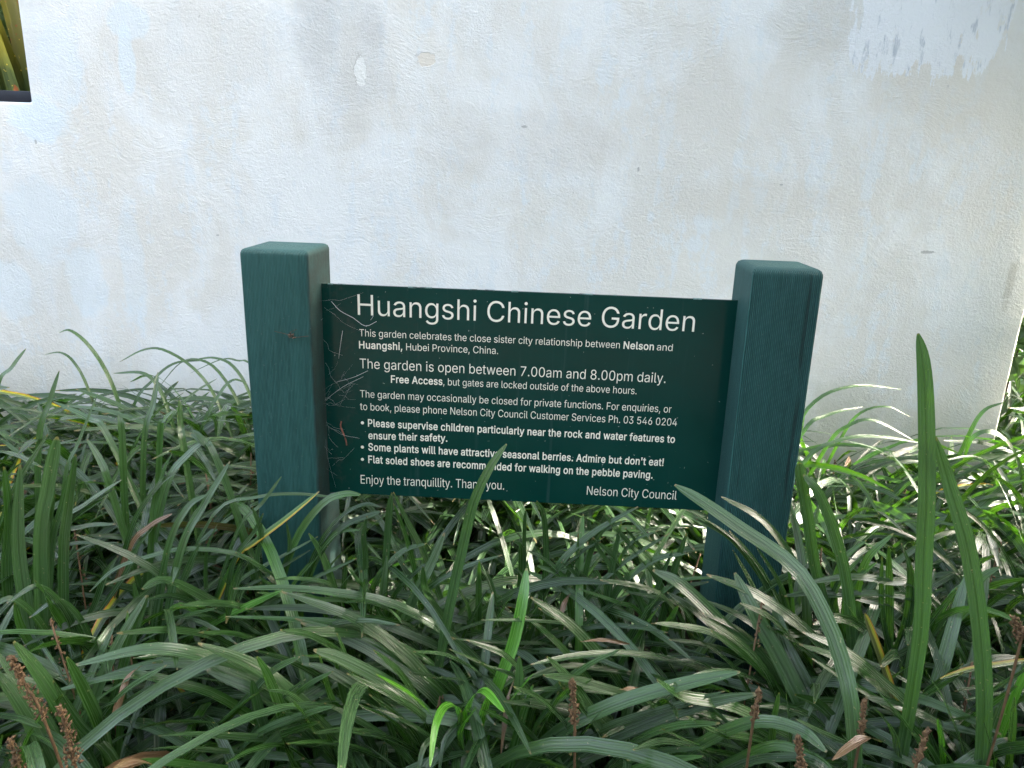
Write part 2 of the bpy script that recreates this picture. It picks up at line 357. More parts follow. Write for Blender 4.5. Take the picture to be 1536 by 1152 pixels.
def build_wall():
    xs = [-2.6 + i * .09 for i in range(0, 60)]; xs = [x for x in xs if x < XE - .03]
    xs = sorted(set([x for x in xs if abs(x - XO) > .04 and abs(x + 2.0) > .04] + [XO, -2.0, XE]))
    zs = sorted([x for x in [i * .09 for i in range(0, 31)] if abs(x - ZS) > .04 and abs(x - 2.1) > .04] + [ZS, 2.1])
    def hole(i, j): return xs[i] >= -2.0 - 1e-6 and xs[i + 1] <= XO + 1e-6 and zs[j] >= ZS - 1e-6 and zs[j + 1] <= 2.1 + 1e-6
    bm = bmesh.new(); T = .11; nx, nz = len(xs), len(zs); V = {}
    for s in (0, 1):
        for i in range(nx):
            for j in range(nz):
                jit = noise.noise(Vector((xs[i] * 1.7, s * 9, zs[j] * 1.7))) * .004
                jx = noise.noise(Vector((3, zs[j] * 9, s))) * .003 if i == nx - 1 else 0
                V[s, i, j] = bm.verts.new((xs[i] + jx, WALL_Y + s * T + jit, zs[j]))
    for i in range(nx - 1):
        for j in range(nz - 1):
            if hole(i, j): continue
            bm.faces.new([V[0, i, j], V[0, i + 1, j], V[0, i + 1, j + 1], V[0, i, j + 1]])
            bm.faces.new([V[1, i, j], V[1, i, j + 1], V[1, i + 1, j + 1], V[1, i + 1, j]])
    bm.edges.ensure_lookup_table()
    for e in [e for e in bm.edges if len(e.link_faces) == 1]:
        pass
    inv = {v: k for k, v in V.items()}
    for e in [e for e in bm.edges if len(e.link_faces) == 1 and inv[e.verts[0]][0] == 0]:
        a, c_ = e.verts; (_, i, j), (_, k, l) = inv[a], inv[c_]
        bm.faces.new([a, c_, V[1, k, l], V[1, i, j]])
    for v in [v for v in bm.verts if not v.link_faces]: bm.verts.remove(v)
    bmesh.ops.recalc_face_normals(bm, faces=bm.faces)
    me = bpy.data.meshes.new('stucco_wall'); bm.to_mesh(me); bm.free(); me.materials.append(M_WALL)
    me.polygons.foreach_set('use_smooth', [True] * len(me.polygons))
    o = link('stucco_wall', me)
    bv = o.modifiers.new('bevel', 'BEVEL'); bv.width = .007; bv.segments = 3; bv.limit_method = 'ANGLE'; bv.angle_limit = R(60)
    tag(o, 'tall white limewashed stucco wall, patchy and worn, with an opening at upper left', 'wall')
    mb = MB(); box(mb, -1.998, XO - .002, WALL_Y + .012, WALL_Y + .10, ZS + .002, ZS + .026, .002)
    mb.build('window_sill', M_SILL, o)
    mb = MB()
    return o
def box(mb, x0, x1, y0, y1, z0, z1, bev=0, mi=0):
    bm = bmesh.new(); bmesh.ops.create_cube(bm, size=1)
    for v in bm.verts: v.co = Vector(((x0 + x1) / 2 + v.co.x * (x1 - x0), (y0 + y1) / 2 + v.co.y * (y1 - y0), (z0 + z1) / 2 + v.co.z * (z1 - z0)))
    if bev: bmesh.ops.bevel(bm, geom=list(bm.edges), offset=bev, segments=2, affect='EDGES', profile=.5)
    bm.verts.index_update(); mb.add([v.co.copy() for v in bm.verts], [[v.index for v in f.verts] for f in bm.faces], None, (0, 0, 0, 0), mi); bm.free()
build_wall()

# ---------------------------------------------------------------- the sign
sign = empty('garden_sign', (.36, .05, 0))
tag(sign, 'green information sign with white lettering held between two teal timber posts', 'sign')
def post(x0, wdt, dep, top, leanx, leany, m, arch, cham=1):
    """sawn post: rounded arrises, weathered bevelled head; origin at the ground"""
    bm = bmesh.new(); nz = 24; nx = 8; a = .0022
    ring = []
    for (cx, cy, s0) in ((a, a, 180), (wdt - a, a, 270), (wdt - a, dep - a, 0), (a, dep - a, 90)):
        for k in range(4):
            t = R(s0 + 30 * k); ring.append((cx + a * math.cos(t), cy + a * math.sin(t)))
    n = len(ring); rows = []
    def row(z, ins):
        r = []
        for (x, y) in ring:
            x2 = wdt / 2 + (x - wdt / 2) * (1 - ins / (wdt / 2)); y2 = dep / 2 + (y - dep / 2) * (1 - ins / (dep / 2))
            wv = noise.noise(Vector((x0 * 7, x * 6 + 3, z * 5))) * .0009
            ar = arch * (1 - ((x - wdt / 2) / (wdt / 2)) ** 2) if z > top - .03 else 0
            r.append(bm.verts.new((x0 + x2 + leanx * (z - top) + wv, y2 + leany * (z - top) + wv, z + ar)))
        rows.append(r)
    for k in range(nz): row((top - .0085 * cham) * k / (nz - 1), 0)
    row(top - .0062 * cham, .0003); row(top - .0025 * cham, .0018 * cham); row(top - .0006, .0050 * cham); row(top, .0072 * cham)
    for i in range(len(rows) - 1):
        for k in range(n): bm.faces.new([rows[i][k], rows[i][(k + 1) % n], rows[i + 1][(k + 1) % n], rows[i + 1][k]])
    bm.faces.new(rows[-1]); bm.faces.new(rows[0][::-1])
    me = bpy.data.meshes.new('post'); bm.to_mesh(me); bm.free(); me.materials.append(m)
    me.polygons.foreach_set('use_smooth', [True] * len(me.polygons))
    o = link('post', me, sign); o.matrix_parent_inverse = sign.matrix_basis.inverted(); return o
bpy.context.view_layer.update()
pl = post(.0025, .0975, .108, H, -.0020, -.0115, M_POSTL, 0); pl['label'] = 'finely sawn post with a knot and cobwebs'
pr = post(.7189, .0973, .096, H + .0018, -.0061, .0115, M_POSTR, .003, 1.25); pr['label'] = 'post with a ribbed sawn face'
PY = .0577; PZ1 = H - .0548; PZ0 = H - .3953
mb = MB(); box(mb, .092, .727, PY, PY + .004, PZ0, PZ1, .0007)
x = .11
while x < .71:                            # chips of pale edge along the top
    l = rnd.uniform(.002, .020)
    if rnd.random() < .5: box(mb, x, x + l, PY - .0004, PY + .0034, PZ1 - rnd.uniform(.0005, .0014), PZ1 + .0005, 0, 1)
    x += l + rnd.uniform(.004, .04)
panel = mb.build('panel', [M_PANEL, M_EDGE], sign, smooth=False); panel.matrix_parent_inverse = sign.matrix_basis.inverted()

# letter outlines: character number, advance, and the bezier points of each contour in thousandths
GLYPHS = [
[33, 196, [[67, 160, 87, 160, 66, 277, 63, 509, 65, 393, 86, 509, 132, 509, 109, 509, 131, 393, 128, 160, 129, 277, 108, 160], [98, -4, 111, -4, 85, -4, 66, 9, 75, 0, 57, 18, 52, 41, 52, 28, 52, 53, 66, 73, 57, 64, 75, 82, 98, 86, 85, 86, 111, 86, 130, 73, 121, 82, 139, 64, 143, 41, 143, 53, 143, 28, 130, 9, 139, 18, 121, 0]]],
[39, 206, [[78, 318, 95, 318, 75, 381, 70, 509, 73, 445, 92, 509, 136, 509, 114, 509, 133, 445, 128, 318, 131, 381, 112, 318]]],
[44, 188, [[38, -119, 53, -119, 48, -56, 68, 71, 58, 8, 91, 71, 137, 71, 114, 71, 119, 8, 84, -119, 102, -56, 69, -119]]],
[46, 188, [[95, -4, 108, -4, 83, -4, 63, 9, 72, 0, 54, 18, 50, 41, 50, 28, 50, 54, 63, 73, 54, 65, 72, 82, 95, 87, 83, 87, 108, 87, 128, 73, 119, 82, 137, 65, 141, 41, 141, 54, 141, 28, 128, 9, 137, 18, 119, 0]]],
[48, 453, [[227, -7, 264, -7, 189, -7, 130, 24, 157, 3, 103, 45, 69, 113, 83, 74, 55, 152, 48, 254, 48, 199, 48, 309, 69, 395, 55, 356, 83, 434, 130, 484, 104, 464, 157, 505, 227, 516, 189, 516, 264, 516, 323, 484, 296, 505, 350, 464, 384, 395, 370, 434, 398, 356, 405, 254, 405, 309, 405, 199, 384, 113, 398, 152, 370, 74, 323, 24, 350, 45, 297, 3], [227, 50, 202, 50, 252, 50, 290, 74, 273, 58, 308, 90, 330, 144, 321, 113, 339, 174, 344, 254, 344, 211, 344, 297, 330, 365, 339, 334, 321, 395, 290, 435, 308, 419, 273, 451, 227, 460, 252, 460, 202, 460, 163, 435, 180, 451, 146, 419, 123, 365, 132, 395, 114, 334, 109, 254, 109, 297, 109, 211, 123, 144, 114, 174, 132, 113, 163, 74, 146, 90, 180, 58]]],
[50, 453, [[64, 0, 172, 0, 64, 16, 64, 47, 64, 32, 121, 108, 234, 229, 177, 168, 254, 249, 282, 282, 270, 267, 295, 298, 311, 327, 304, 313, 317, 341, 320, 371, 320, 356, 320, 390, 308, 419, 316, 405, 299, 432, 273, 449, 288, 442, 259, 456, 224, 460, 242, 460, 204, 460, 172, 447, 187, 456, 158, 439, 139, 413, 147, 428, 131, 399, 127, 362, 127, 382, 107, 362, 66, 362, 86, 362, 66, 392, 86, 442, 72, 419, 100, 465, 143, 496, 119, 483, 167, 509, 225, 516, 194, 516, 255, 516, 306, 497, 282, 509, 329, 484, 361, 445, 348, 467, 374, 424, 381, 372, 381, 399, 381, 354, 371, 318, 378, 335, 364, 300, 336, 259, 353, 280, 319, 237, 267, 180, 296, 211, 229, 140, 153, 60, 191, 100, 153, 59, 153, 57, 153, 58, 231, 57, 389, 57, 310, 57, 389, 38, 389, 0, 389, 19, 281, 0]]],
[51, 453, [[218, -7, 252, -7, 187, -7, 133, 10, 158, -1, 107, 21, 70, 57, 86, 37, 54, 78, 44, 132, 46, 103, 66, 132, 109, 132, 87, 132, 111, 114, 126, 87, 117, 99, 136, 75, 165, 59, 149, 65, 181, 53, 219, 50, 199, 50, 239, 50, 275, 61, 258, 53, 292, 68, 315, 93, 305, 79, 324, 107, 329, 145, 329, 124, 329, 163, 316, 196, 325, 181, 307, 212, 275, 234, 293, 224, 256, 243, 201, 248, 231, 248, 186, 248, 157, 248, 172, 248, 157, 265, 157, 299, 157, 282, 200, 349, 288, 448, 244, 399, 288, 450, 288, 452, 288, 451, 215, 452, 70, 452, 142, 452, 70, 471, 70, 509, 70, 490, 171, 509, 372, 509, 272, 509, 372, 493, 372, 461, 372, 477, 319, 400, 211, 278, 265, 339, 211, 282, 211, 289, 211, 285, 249, 293, 308, 276, 281, 288, 335, 263, 371, 222, 356, 246, 386, 199, 393, 145, 393, 173, 393, 115, 370, 66, 385, 89, 355, 43, 309, 12, 335, 25, 282, 0]]],
[52, 453, [[40, 105, 164, 105, 40, 123, 40, 158, 40, 141, 109, 275, 247, 509, 178, 392, 268, 509, 311, 509, 289, 509, 243, 394, 109, 166, 176, 280, 109, 165, 109, 163, 109, 164, 210, 163, 413, 163, 312, 163, 413, 144, 413, 105, 413, 125, 289, 105], [282, 0, 302, 0, 282, 40, 282, 121, 282, 81, 282, 130, 282, 146, 282, 138, 282, 203, 282, 318, 282, 260, 302, 318, 343, 318, 322, 318, 343, 212, 343, 0, 343, 106, 322, 0]]],
[53, 453, [[221, -7, 254, -7, 191, -7, 140, 11, 164, -1, 116, 23, 83, 60, 97, 39, 69, 81, 60, 130, 61, 104, 81, 130, 122, 130, 101, 130, 124, 115, 138, 89, 129, 101, 147, 77, 173, 60, 159, 67, 188, 53, 221, 50, 204, 50, 242, 50, 276, 64, 260, 55, 292, 74, 314, 104, 305, 87, 323, 121, 328, 162, 328, 141, 328, 184, 314, 221, 323, 204, 304, 238, 275, 262, 291, 252, 258, 272, 218, 277, 239, 277, 201, 277, 167, 268, 184, 274, 151, 263, 128, 246, 138, 255, 108, 248, 67, 253, 88, 250, 77, 338, 96, 509, 86, 423, 186, 509, 366, 509, 276, 509, 366, 490, 366, 452, 366, 471, 294, 452, 151, 452, 222, 452, 145, 402, 134, 301, 139, 352, 135, 301, 136, 301, 135, 301, 147, 311, 178, 325, 161, 319, 194, 331, 229, 334, 211, 334, 253, 334, 294, 321, 274, 329, 313, 313, 345, 285, 331, 301, 359, 270, 379, 231, 371, 252, 387, 210, 391, 163, 391, 188, 391, 130, 369, 76, 384, 101, 354, 50, 309, 15, 334, 30, 283, 1]]],
[54, 453, [[226, -7, 258, -7, 195, -7, 142, 15, 167, 0, 118, 29, 84, 74, 98, 49, 71, 100, 64, 162, 64, 129, 64, 186, 80, 239, 69, 212, 91, 266, 137, 340, 110, 300, 176, 396, 252, 509, 214, 453, 276, 509, 322, 509, 299, 509, 265, 426, 151, 261, 208, 344, 149, 261, 145, 261, 147, 261, 150, 271, 165, 288, 157, 280, 174, 296, 196, 307, 184, 302, 207, 312, 235, 314, 221, 314, 266, 314, 316, 295, 293, 308, 339, 282, 370, 240, 357, 263, 382, 216, 389, 157, 389, 189, 389, 125, 368, 73, 382, 97, 354, 48, 310, 14, 334, 28, 286, 0], [226, 48, 207, 48, 246, 48, 279, 63, 264, 53, 294, 72, 314, 101, 306, 85, 323, 118, 327, 157, 327, 136, 327, 178, 314, 213, 323, 197, 306, 230, 279, 251, 294, 242, 264, 261, 226, 265, 246, 265, 207, 265, 174, 252, 189, 261, 159, 243, 138, 214, 147, 230, 129, 198, 125, 158, 125, 179, 125, 137, 138, 102, 129, 118, 147, 85, 174, 63, 159, 72, 189, 53]]],
[55, 453, [[97, 0, 120, 0, 172, 149, 323, 448, 248, 299, 323, 450, 323, 452, 323, 451, 236, 452, 62, 452, 149, 452, 62, 471, 62, 509, 62, 490, 172, 509, 391, 509, 281, 509, 391, 489, 391, 449, 391, 469, 315, 299, 165, 0, 240, 150, 142, 0]]],
[56, 453, [[226, -7, 260, -7, 192, -7, 136, 11, 162, -1, 109, 24, 74, 62, 89, 40, 59, 83, 52, 135, 52, 108, 52, 157, 65, 195, 56, 177, 74, 213, 101, 241, 86, 229, 116, 253, 153, 265, 133, 261, 153, 265, 153, 267, 153, 266, 128, 273, 93, 308, 108, 287, 78, 329, 70, 380, 70, 353, 70, 406, 90, 450, 77, 429, 104, 470, 146, 498, 122, 486, 169, 510, 226, 516, 196, 516, 256, 516, 306, 498, 283, 510, 329, 486, 361, 450, 348, 470, 375, 429, 382, 380, 382, 406, 382, 353, 359, 308, 374, 329, 344, 287, 300, 267, 325, 273, 300, 266, 300, 265, 300, 265, 319, 261, 351, 241, 336, 253, 366, 229, 387, 195, 378, 213, 396, 177, 401, 135, 401, 157, 401, 108, 378, 62, 393, 83, 364, 40, 317, 11, 343, 24, 291, -1], [226, 49, 204, 49, 249, 49, 285, 60, 268, 53, 301, 68, 323, 91, 314, 78, 332, 105, 337, 139, 337, 121, 337, 158, 322, 189, 332, 174, 313, 203, 283, 223, 300, 214, 266, 231, 226, 235, 247, 235, 205, 235, 169, 223, 186, 231, 152, 214, 130, 189, 139, 203, 120, 174, 115, 139, 115, 158, 115, 121, 129, 91, 120, 105, 138, 78, 167, 60, 151, 68, 184, 53], [226, 290, 208, 290, 244, 290, 274, 300, 260, 293, 288, 307, 307, 330, 299, 318, 315, 343, 319, 376, 319, 358, 319, 393, 308, 420, 315, 407, 300, 433, 275, 449, 289, 443, 261, 456, 226, 460, 245, 460, 208, 460, 177, 449, 191, 456, 163, 443, 145, 420, 152, 433, 137, 407, 133, 376, 133, 393, 133, 358, 145, 330, 137, 343, 152, 318, 178, 300, 163, 307, 192, 293]]],
[65, 480, [[16, 0, 39, 0, 78, 170, 201, 509, 140, 339, 226, 509, 276, 509, 251, 509, 338, 339, 463, 0, 401, 170, 440, 0, 395, 0, 418, 0, 359, 101, 287, 302, 323, 202, 281, 321, 264, 372, 273, 344, 255, 400, 232, 478, 245, 435, 236, 478, 245, 478, 241, 478, 233, 435, 213, 371, 222, 399, 204, 343, 191, 302, 196, 320, 155, 202, 85, 0, 120, 101, 62, 0], [110, 142, 197, 142, 110, 161, 110, 199, 110, 180, 197, 199, 370, 199, 283, 199, 370, 180, 370, 142, 370, 161, 283, 142]]],
[67, 510, [[267, -7, 293, -7, 223, -7, 150, 25, 184, 4, 116, 46, 70, 115, 89, 76, 50, 154, 40, 254, 40, 201, 40, 308, 70, 393, 50, 354, 89, 432, 150, 484, 116, 462, 184, 505, 267, 516, 223, 516, 293, 516, 340, 504, 317, 512, 363, 497, 402, 471, 384, 486, 420, 457, 448, 418, 436, 439, 460, 398, 473, 348, 468, 374, 451, 348, 408, 348, 430, 348, 404, 366, 389, 395, 398, 381, 381, 408, 357, 428, 370, 419, 345, 438, 315, 449, 331, 444, 300, 454, 267, 456, 284, 456, 236, 456, 184, 432, 208, 448, 159, 417, 125, 364, 139, 394, 111, 334, 103, 254, 103, 297, 103, 211, 125, 145, 111, 175, 140, 115, 184, 76, 159, 92, 209, 61, 267, 53, 236, 53, 284, 53, 315, 60, 300, 55, 331, 65, 357, 81, 345, 71, 370, 90, 389, 114, 381, 101, 398, 128, 408, 160, 404, 143, 430, 160, 473, 160, 451, 160, 469, 135, 448, 91, 460, 111, 436, 70, 402, 38, 421, 52, 384, 23, 341, 5, 363, 12, 318, -3]]],
[69, 419, [[60, 0, 165, 0, 60, 170, 60, 509, 60, 339, 164, 509, 372, 509, 268, 509, 372, 490, 372, 452, 372, 471, 290, 452, 125, 452, 207, 452, 125, 396, 125, 286, 125, 341, 202, 286, 355, 286, 278, 286, 355, 267, 355, 229, 355, 248, 278, 229, 125, 229, 202, 229, 125, 172, 125, 57, 125, 114, 208, 57, 375, 57, 292, 57, 375, 38, 375, 0, 375, 19, 270, 0]]],
[70, 410, [[60, 0, 82, 0, 60, 170, 60, 509, 60, 339, 163, 509, 369, 509, 266, 509, 369, 490, 369, 452, 369, 471, 288, 452, 125, 452, 206, 452, 125, 394, 125, 278, 125, 336, 198, 278, 346, 278, 272, 278, 346, 259, 346, 221, 346, 240, 272, 221, 125, 221, 198, 221, 125, 147, 125, 0, 125, 74, 103, 0]]],
[71, 520, [[269, -7, 309, -7, 223, -7, 149, 25, 184, 4, 115, 46, 69, 116, 88, 77, 50, 155, 40, 254, 40, 201, 40, 308, 69, 393, 50, 354, 88, 432, 149, 484, 115, 462, 183, 505, 265, 516, 221, 516, 292, 516, 340, 504, 317, 512, 364, 496, 403, 469, 385, 484, 422, 454, 449, 416, 437, 437, 461, 396, 474, 349, 470, 373, 452, 349, 408, 349, 430, 349, 403, 365, 387, 393, 396, 380, 379, 406, 356, 427, 368, 417, 344, 436, 315, 448, 330, 444, 300, 453, 265, 456, 283, 456, 235, 456, 183, 432, 208, 448, 159, 417, 125, 364, 139, 394, 111, 334, 103, 254, 103, 297, 103, 211, 125, 145, 111, 175, 140, 115, 184, 76, 159, 92, 209, 61, 269, 53, 237, 53, 297, 53, 345, 71, 323, 59, 367, 83, 396, 123, 384, 101, 409, 146, 415, 202, 415, 172, 421, 201, 434, 199, 428, 200, 384, 199, 283, 199, 333, 199, 283, 218, 283, 256, 283, 237, 348, 256, 478, 256, 413, 256, 478, 237, 478, 200, 478, 219, 478, 158, 451, 91, 469, 122, 433, 60, 377, 19, 408, 36, 345, 2]]],
[72, 517, [[60, 0, 82, 0, 60, 170, 60, 509, 60, 339, 82, 509, 125, 509, 103, 509, 125, 435, 125, 289, 125, 362, 214, 289, 392, 289, 303, 289, 392, 362, 392, 509, 392, 435, 414, 509, 457, 509, 435, 509, 457, 339, 457, 0, 457, 170, 435, 0, 392, 0, 414, 0, 392, 77, 392, 232, 392, 155, 303, 232, 125, 232, 214, 232, 125, 155, 125, 0, 125, 77, 103, 0]]],
[78, 523, [[60, 0, 82, 0, 60, 170, 60, 509, 60, 339, 85, 509, 136, 509, 111, 509, 205, 400, 343, 183, 274, 291, 349, 174, 363, 151, 355, 164, 370, 138, 388, 107, 379, 123, 396, 90, 414, 55, 405, 73, 411, 55, 405, 54, 408, 54, 403, 72, 401, 108, 401, 90, 400, 126, 399, 157, 399, 142, 399, 172, 399, 195, 399, 185, 399, 300, 399, 509, 399, 404, 420, 509, 463, 509, 442, 509, 463, 339, 463, 0, 463, 170, 438, 0, 387, 0, 412, 0, 325, 97, 202, 290, 264, 193, 194, 303, 177, 331, 186, 316, 169, 345, 148, 381, 159, 362, 137, 400, 108, 452, 123, 424, 111, 453, 119, 454, 115, 453, 120, 428, 122, 384, 121, 405, 123, 362, 124, 328, 124, 344, 125, 312, 125, 291, 125, 300, 125, 194, 125, 0, 125, 97, 103, 0]]],
[80, 445, [[60, 0, 82, 0, 60, 170, 60, 509, 60, 339, 118, 509, 235, 509, 177, 509, 274, 509, 332, 487, 307, 502, 358, 473, 390, 430, 377, 454, 402, 405, 409, 348, 409, 378, 409, 317, 390, 265, 402, 290, 377, 241, 332, 207, 358, 222, 307, 193, 235, 186, 274, 186, 193, 186, 109, 186, 151, 186, 109, 205, 109, 242, 109, 224, 150, 242, 233, 242, 191, 242, 259, 242, 297, 256, 281, 247, 313, 265, 333, 294, 325, 278, 341, 310, 344, 348, 344, 328, 344, 368, 333, 402, 341, 386, 325, 417, 297, 439, 313, 430, 280, 448, 232, 452, 259, 452, 196, 452, 125, 452, 160, 452, 125, 301, 125, 0, 125, 151, 103, 0]]],
[83, 447, [[224, -9, 263, -9, 187, -9, 128, 9, 155, -3, 100, 21, 64, 60, 79, 38, 49, 82, 38, 137, 40, 107, 60, 137, 104, 137, 82, 137, 106, 117, 123, 88, 112, 101, 134, 75, 166, 59, 149, 65, 184, 52, 224, 49, 203, 49, 247, 49, 286, 60, 268, 53, 304, 68, 329, 92, 319, 78, 340, 105, 346, 139, 346, 121, 346, 155, 332, 179, 341, 169, 323, 189, 296, 205, 311, 198, 281, 211, 245, 222, 264, 217, 224, 228, 184, 239, 204, 234, 142, 251, 86, 289, 109, 268, 63, 311, 52, 372, 52, 339, 52, 401, 75, 448, 60, 426, 90, 469, 138, 498, 111, 486, 164, 510, 227, 516, 194, 516, 261, 516, 316, 498, 290, 510, 342, 486, 377, 449, 362, 469, 392, 428, 401, 378, 400, 404, 380, 378, 337, 378, 358, 378, 335, 403, 302, 437, 323, 423, 281, 451, 225, 459, 256, 459, 203, 459, 167, 448, 184, 455, 151, 441, 129, 418, 138, 431, 120, 406, 115, 376, 115, 391, 115, 358, 131, 334, 120, 344, 142, 323, 169, 308, 154, 314, 184, 302, 212, 293, 199, 297, 230, 289, 264, 279, 247, 284, 279, 275, 312, 264, 295, 270, 328, 257, 359, 238, 344, 248, 373, 227, 395, 198, 385, 214, 404, 181, 408, 139, 408, 162, 408, 111, 386, 64, 401, 86, 372, 41, 323, 11, 351, 24, 296, -2]]],
[84, 449, [[32, 452, 85, 452, 32, 471, 32, 509, 32, 490, 160, 509, 417, 509, 288, 509, 417, 490, 417, 452, 417, 471, 363, 452, 257, 452, 310, 452, 257, 301, 257, 0, 257, 151, 235, 0, 193, 0, 214, 0, 193, 151, 193, 452, 193, 301, 139, 452]]],
[97, 389, [[160, -9, 182, -9, 136, -9, 94, 5, 114, -4, 75, 14, 48, 45, 59, 27, 36, 62, 30, 108, 30, 83, 30, 130, 43, 161, 35, 147, 52, 175, 78, 193, 63, 185, 92, 201, 125, 211, 108, 207, 143, 215, 178, 220, 160, 218, 201, 223, 234, 227, 219, 225, 248, 228, 265, 235, 258, 231, 272, 239, 276, 255, 276, 245, 276, 255, 276, 257, 276, 256, 276, 272, 267, 297, 273, 286, 261, 308, 240, 322, 252, 316, 228, 328, 196, 331, 213, 331, 178, 331, 149, 322, 162, 328, 136, 317, 118, 301, 126, 309, 110, 292, 100, 274, 104, 283, 80, 280, 41, 291, 61, 285, 50, 314, 79, 346, 62, 332, 95, 360, 133, 375, 113, 369, 153, 381, 194, 384, 173, 384, 208, 384, 239, 379, 223, 383, 255, 376, 286, 360, 271, 370, 301, 351, 322, 320, 313, 338, 332, 303, 337, 251, 337, 280, 337, 168, 337, 0, 337, 84, 317, 0, 277, 0, 297, 0, 277, 17, 277, 52, 277, 35, 275, 52, 272, 52, 274, 52, 268, 43, 252, 25, 261, 34, 243, 15, 215, 1, 230, 7, 200, -5], [170, 45, 155, 45, 193, 45, 228, 59, 212, 50, 243, 68, 263, 93, 255, 79, 271, 107, 276, 138, 276, 122, 276, 155, 276, 190, 276, 173, 273, 187, 259, 182, 268, 184, 251, 180, 231, 176, 242, 178, 221, 174, 200, 171, 210, 172, 190, 170, 175, 168, 182, 169, 161, 166, 134, 159, 147, 163, 121, 154, 103, 139, 111, 148, 96, 131, 92, 105, 92, 119, 92, 92, 102, 72, 95, 81, 109, 63, 130, 52, 118, 57, 142, 48]]],
[98, 424, [[229, -8, 261, -8, 206, -8, 172, 4, 187, -4, 158, 12, 138, 31, 146, 21, 129, 42, 118, 59, 123, 51, 116, 59, 112, 59, 114, 59, 112, 39, 112, 0, 112, 20, 92, 0, 53, 0, 72, 0, 53, 170, 53, 509, 53, 339, 73, 509, 114, 509, 93, 509, 114, 446, 114, 319, 114, 382, 115, 319, 118, 319, 117, 319, 123, 327, 137, 346, 129, 336, 145, 356, 171, 373, 157, 365, 186, 381, 229, 384, 205, 384, 261, 384, 313, 361, 289, 376, 337, 345, 370, 293, 356, 322, 383, 263, 390, 189, 390, 229, 390, 149, 370, 84, 383, 114, 356, 55, 313, 16, 337, 32, 289, 0], [220, 47, 197, 47, 244, 47, 279, 66, 263, 53, 295, 78, 316, 117, 308, 95, 324, 138, 328, 189, 328, 162, 328, 216, 316, 261, 324, 240, 308, 282, 280, 311, 296, 299, 264, 324, 220, 330, 244, 330, 197, 330, 161, 312, 177, 324, 145, 300, 125, 263, 133, 284, 117, 242, 113, 189, 113, 217, 113, 161, 125, 115, 117, 136, 133, 94, 162, 65, 146, 77, 178, 53]]],
[99, 396, [[207, -8, 226, -8, 173, -8, 117, 16, 143, 0, 91, 33, 56, 85, 71, 56, 41, 114, 34, 187, 34, 149, 34, 227, 56, 291, 41, 262, 71, 321, 117, 360, 91, 343, 143, 376, 207, 384, 173, 384, 226, 384, 260, 377, 243, 382, 276, 372, 305, 356, 292, 365, 319, 347, 340, 322, 330, 335, 350, 309, 362, 277, 357, 294, 342, 272, 303, 262, 322, 267, 300, 272, 290, 289, 296, 281, 285, 297, 270, 311, 278, 305, 262, 317, 242, 325, 253, 322, 232, 328, 207, 330, 220, 330, 182, 330, 145, 310, 161, 323, 129, 297, 108, 258, 116, 280, 100, 237, 96, 187, 96, 213, 96, 162, 108, 117, 100, 139, 116, 96, 145, 66, 129, 79, 161, 53, 207, 46, 182, 46, 220, 46, 243, 52, 232, 48, 253, 55, 271, 66, 263, 60, 279, 72, 292, 89, 286, 80, 297, 97, 304, 117, 301, 107, 324, 112, 363, 102, 343, 107, 358, 85, 341, 56, 351, 70, 332, 43, 306, 21, 320, 31, 293, 12, 261, -1, 277, 4, 244, -6]]],
[100, 424, [[195, -8, 219, -8, 164, -8, 111, 16, 136, 0, 87, 32, 55, 84, 68, 55, 41, 114, 34, 189, 34, 149, 34, 229, 55, 293, 41, 263, 69, 322, 112, 361, 88, 345, 136, 376, 196, 384, 164, 384, 219, 384, 253, 373, 238, 381, 268, 365, 287, 346, 279, 356, 296, 336, 306, 319, 302, 327, 308, 319, 311, 319, 309, 319, 311, 382, 311, 509, 311, 446, 331, 509, 372, 509, 351, 509, 372, 339, 372, 0, 372, 170, 352, 0, 313, 0, 332, 0, 313, 20, 313, 59, 313, 39, 311, 59, 307, 59, 309, 59, 302, 51, 287, 31, 295, 42, 278, 21, 252, 4, 267, 12, 238, -4], [205, 47, 181, 47, 227, 47, 263, 65, 247, 53, 279, 77, 299, 115, 291, 94, 308, 136, 312, 189, 312, 161, 312, 217, 300, 263, 308, 242, 292, 284, 263, 312, 279, 300, 247, 324, 205, 330, 228, 330, 181, 330, 145, 311, 161, 324, 129, 299, 108, 261, 116, 282, 100, 240, 96, 189, 96, 216, 96, 162, 109, 117, 100, 138, 117, 95, 145, 66, 129, 78, 161, 53]]],
[101, 404, [[212, -8, 238, -8, 175, -8, 117, 16, 143, 0, 90, 33, 56, 85, 70, 56, 41, 114, 34, 187, 34, 148, 34, 226, 55, 290, 41, 260, 69, 319, 115, 359, 89, 343, 141, 376, 205, 384, 171, 384, 226, 384, 266, 374, 246, 381, 285, 367, 319, 341, 303, 356, 335, 326, 357, 282, 348, 306, 366, 258, 371, 194, 371, 228, 371, 186, 371, 169, 371, 178, 272, 169, 75, 169, 174, 169, 75, 187, 75, 221, 75, 204, 163, 221, 338, 221, 250, 221, 329, 215, 310, 202, 319, 208, 310, 227, 298, 269, 306, 249, 290, 288, 263, 314, 278, 303, 247, 325, 205, 330, 228, 330, 182, 330, 146, 313, 163, 325, 130, 302, 109, 270, 118, 288, 100, 251, 96, 211, 96, 232, 96, 200, 96, 178, 96, 189, 96, 150, 110, 106, 101, 126, 120, 87, 151, 61, 134, 72, 168, 51, 212, 46, 189, 46, 228, 46, 254, 53, 241, 48, 266, 57, 285, 73, 277, 64, 294, 82, 306, 105, 301, 93, 325, 101, 365, 91, 345, 96, 359, 71, 335, 39, 349, 54, 321, 24, 283, 4, 303, 13, 262, -4]]],
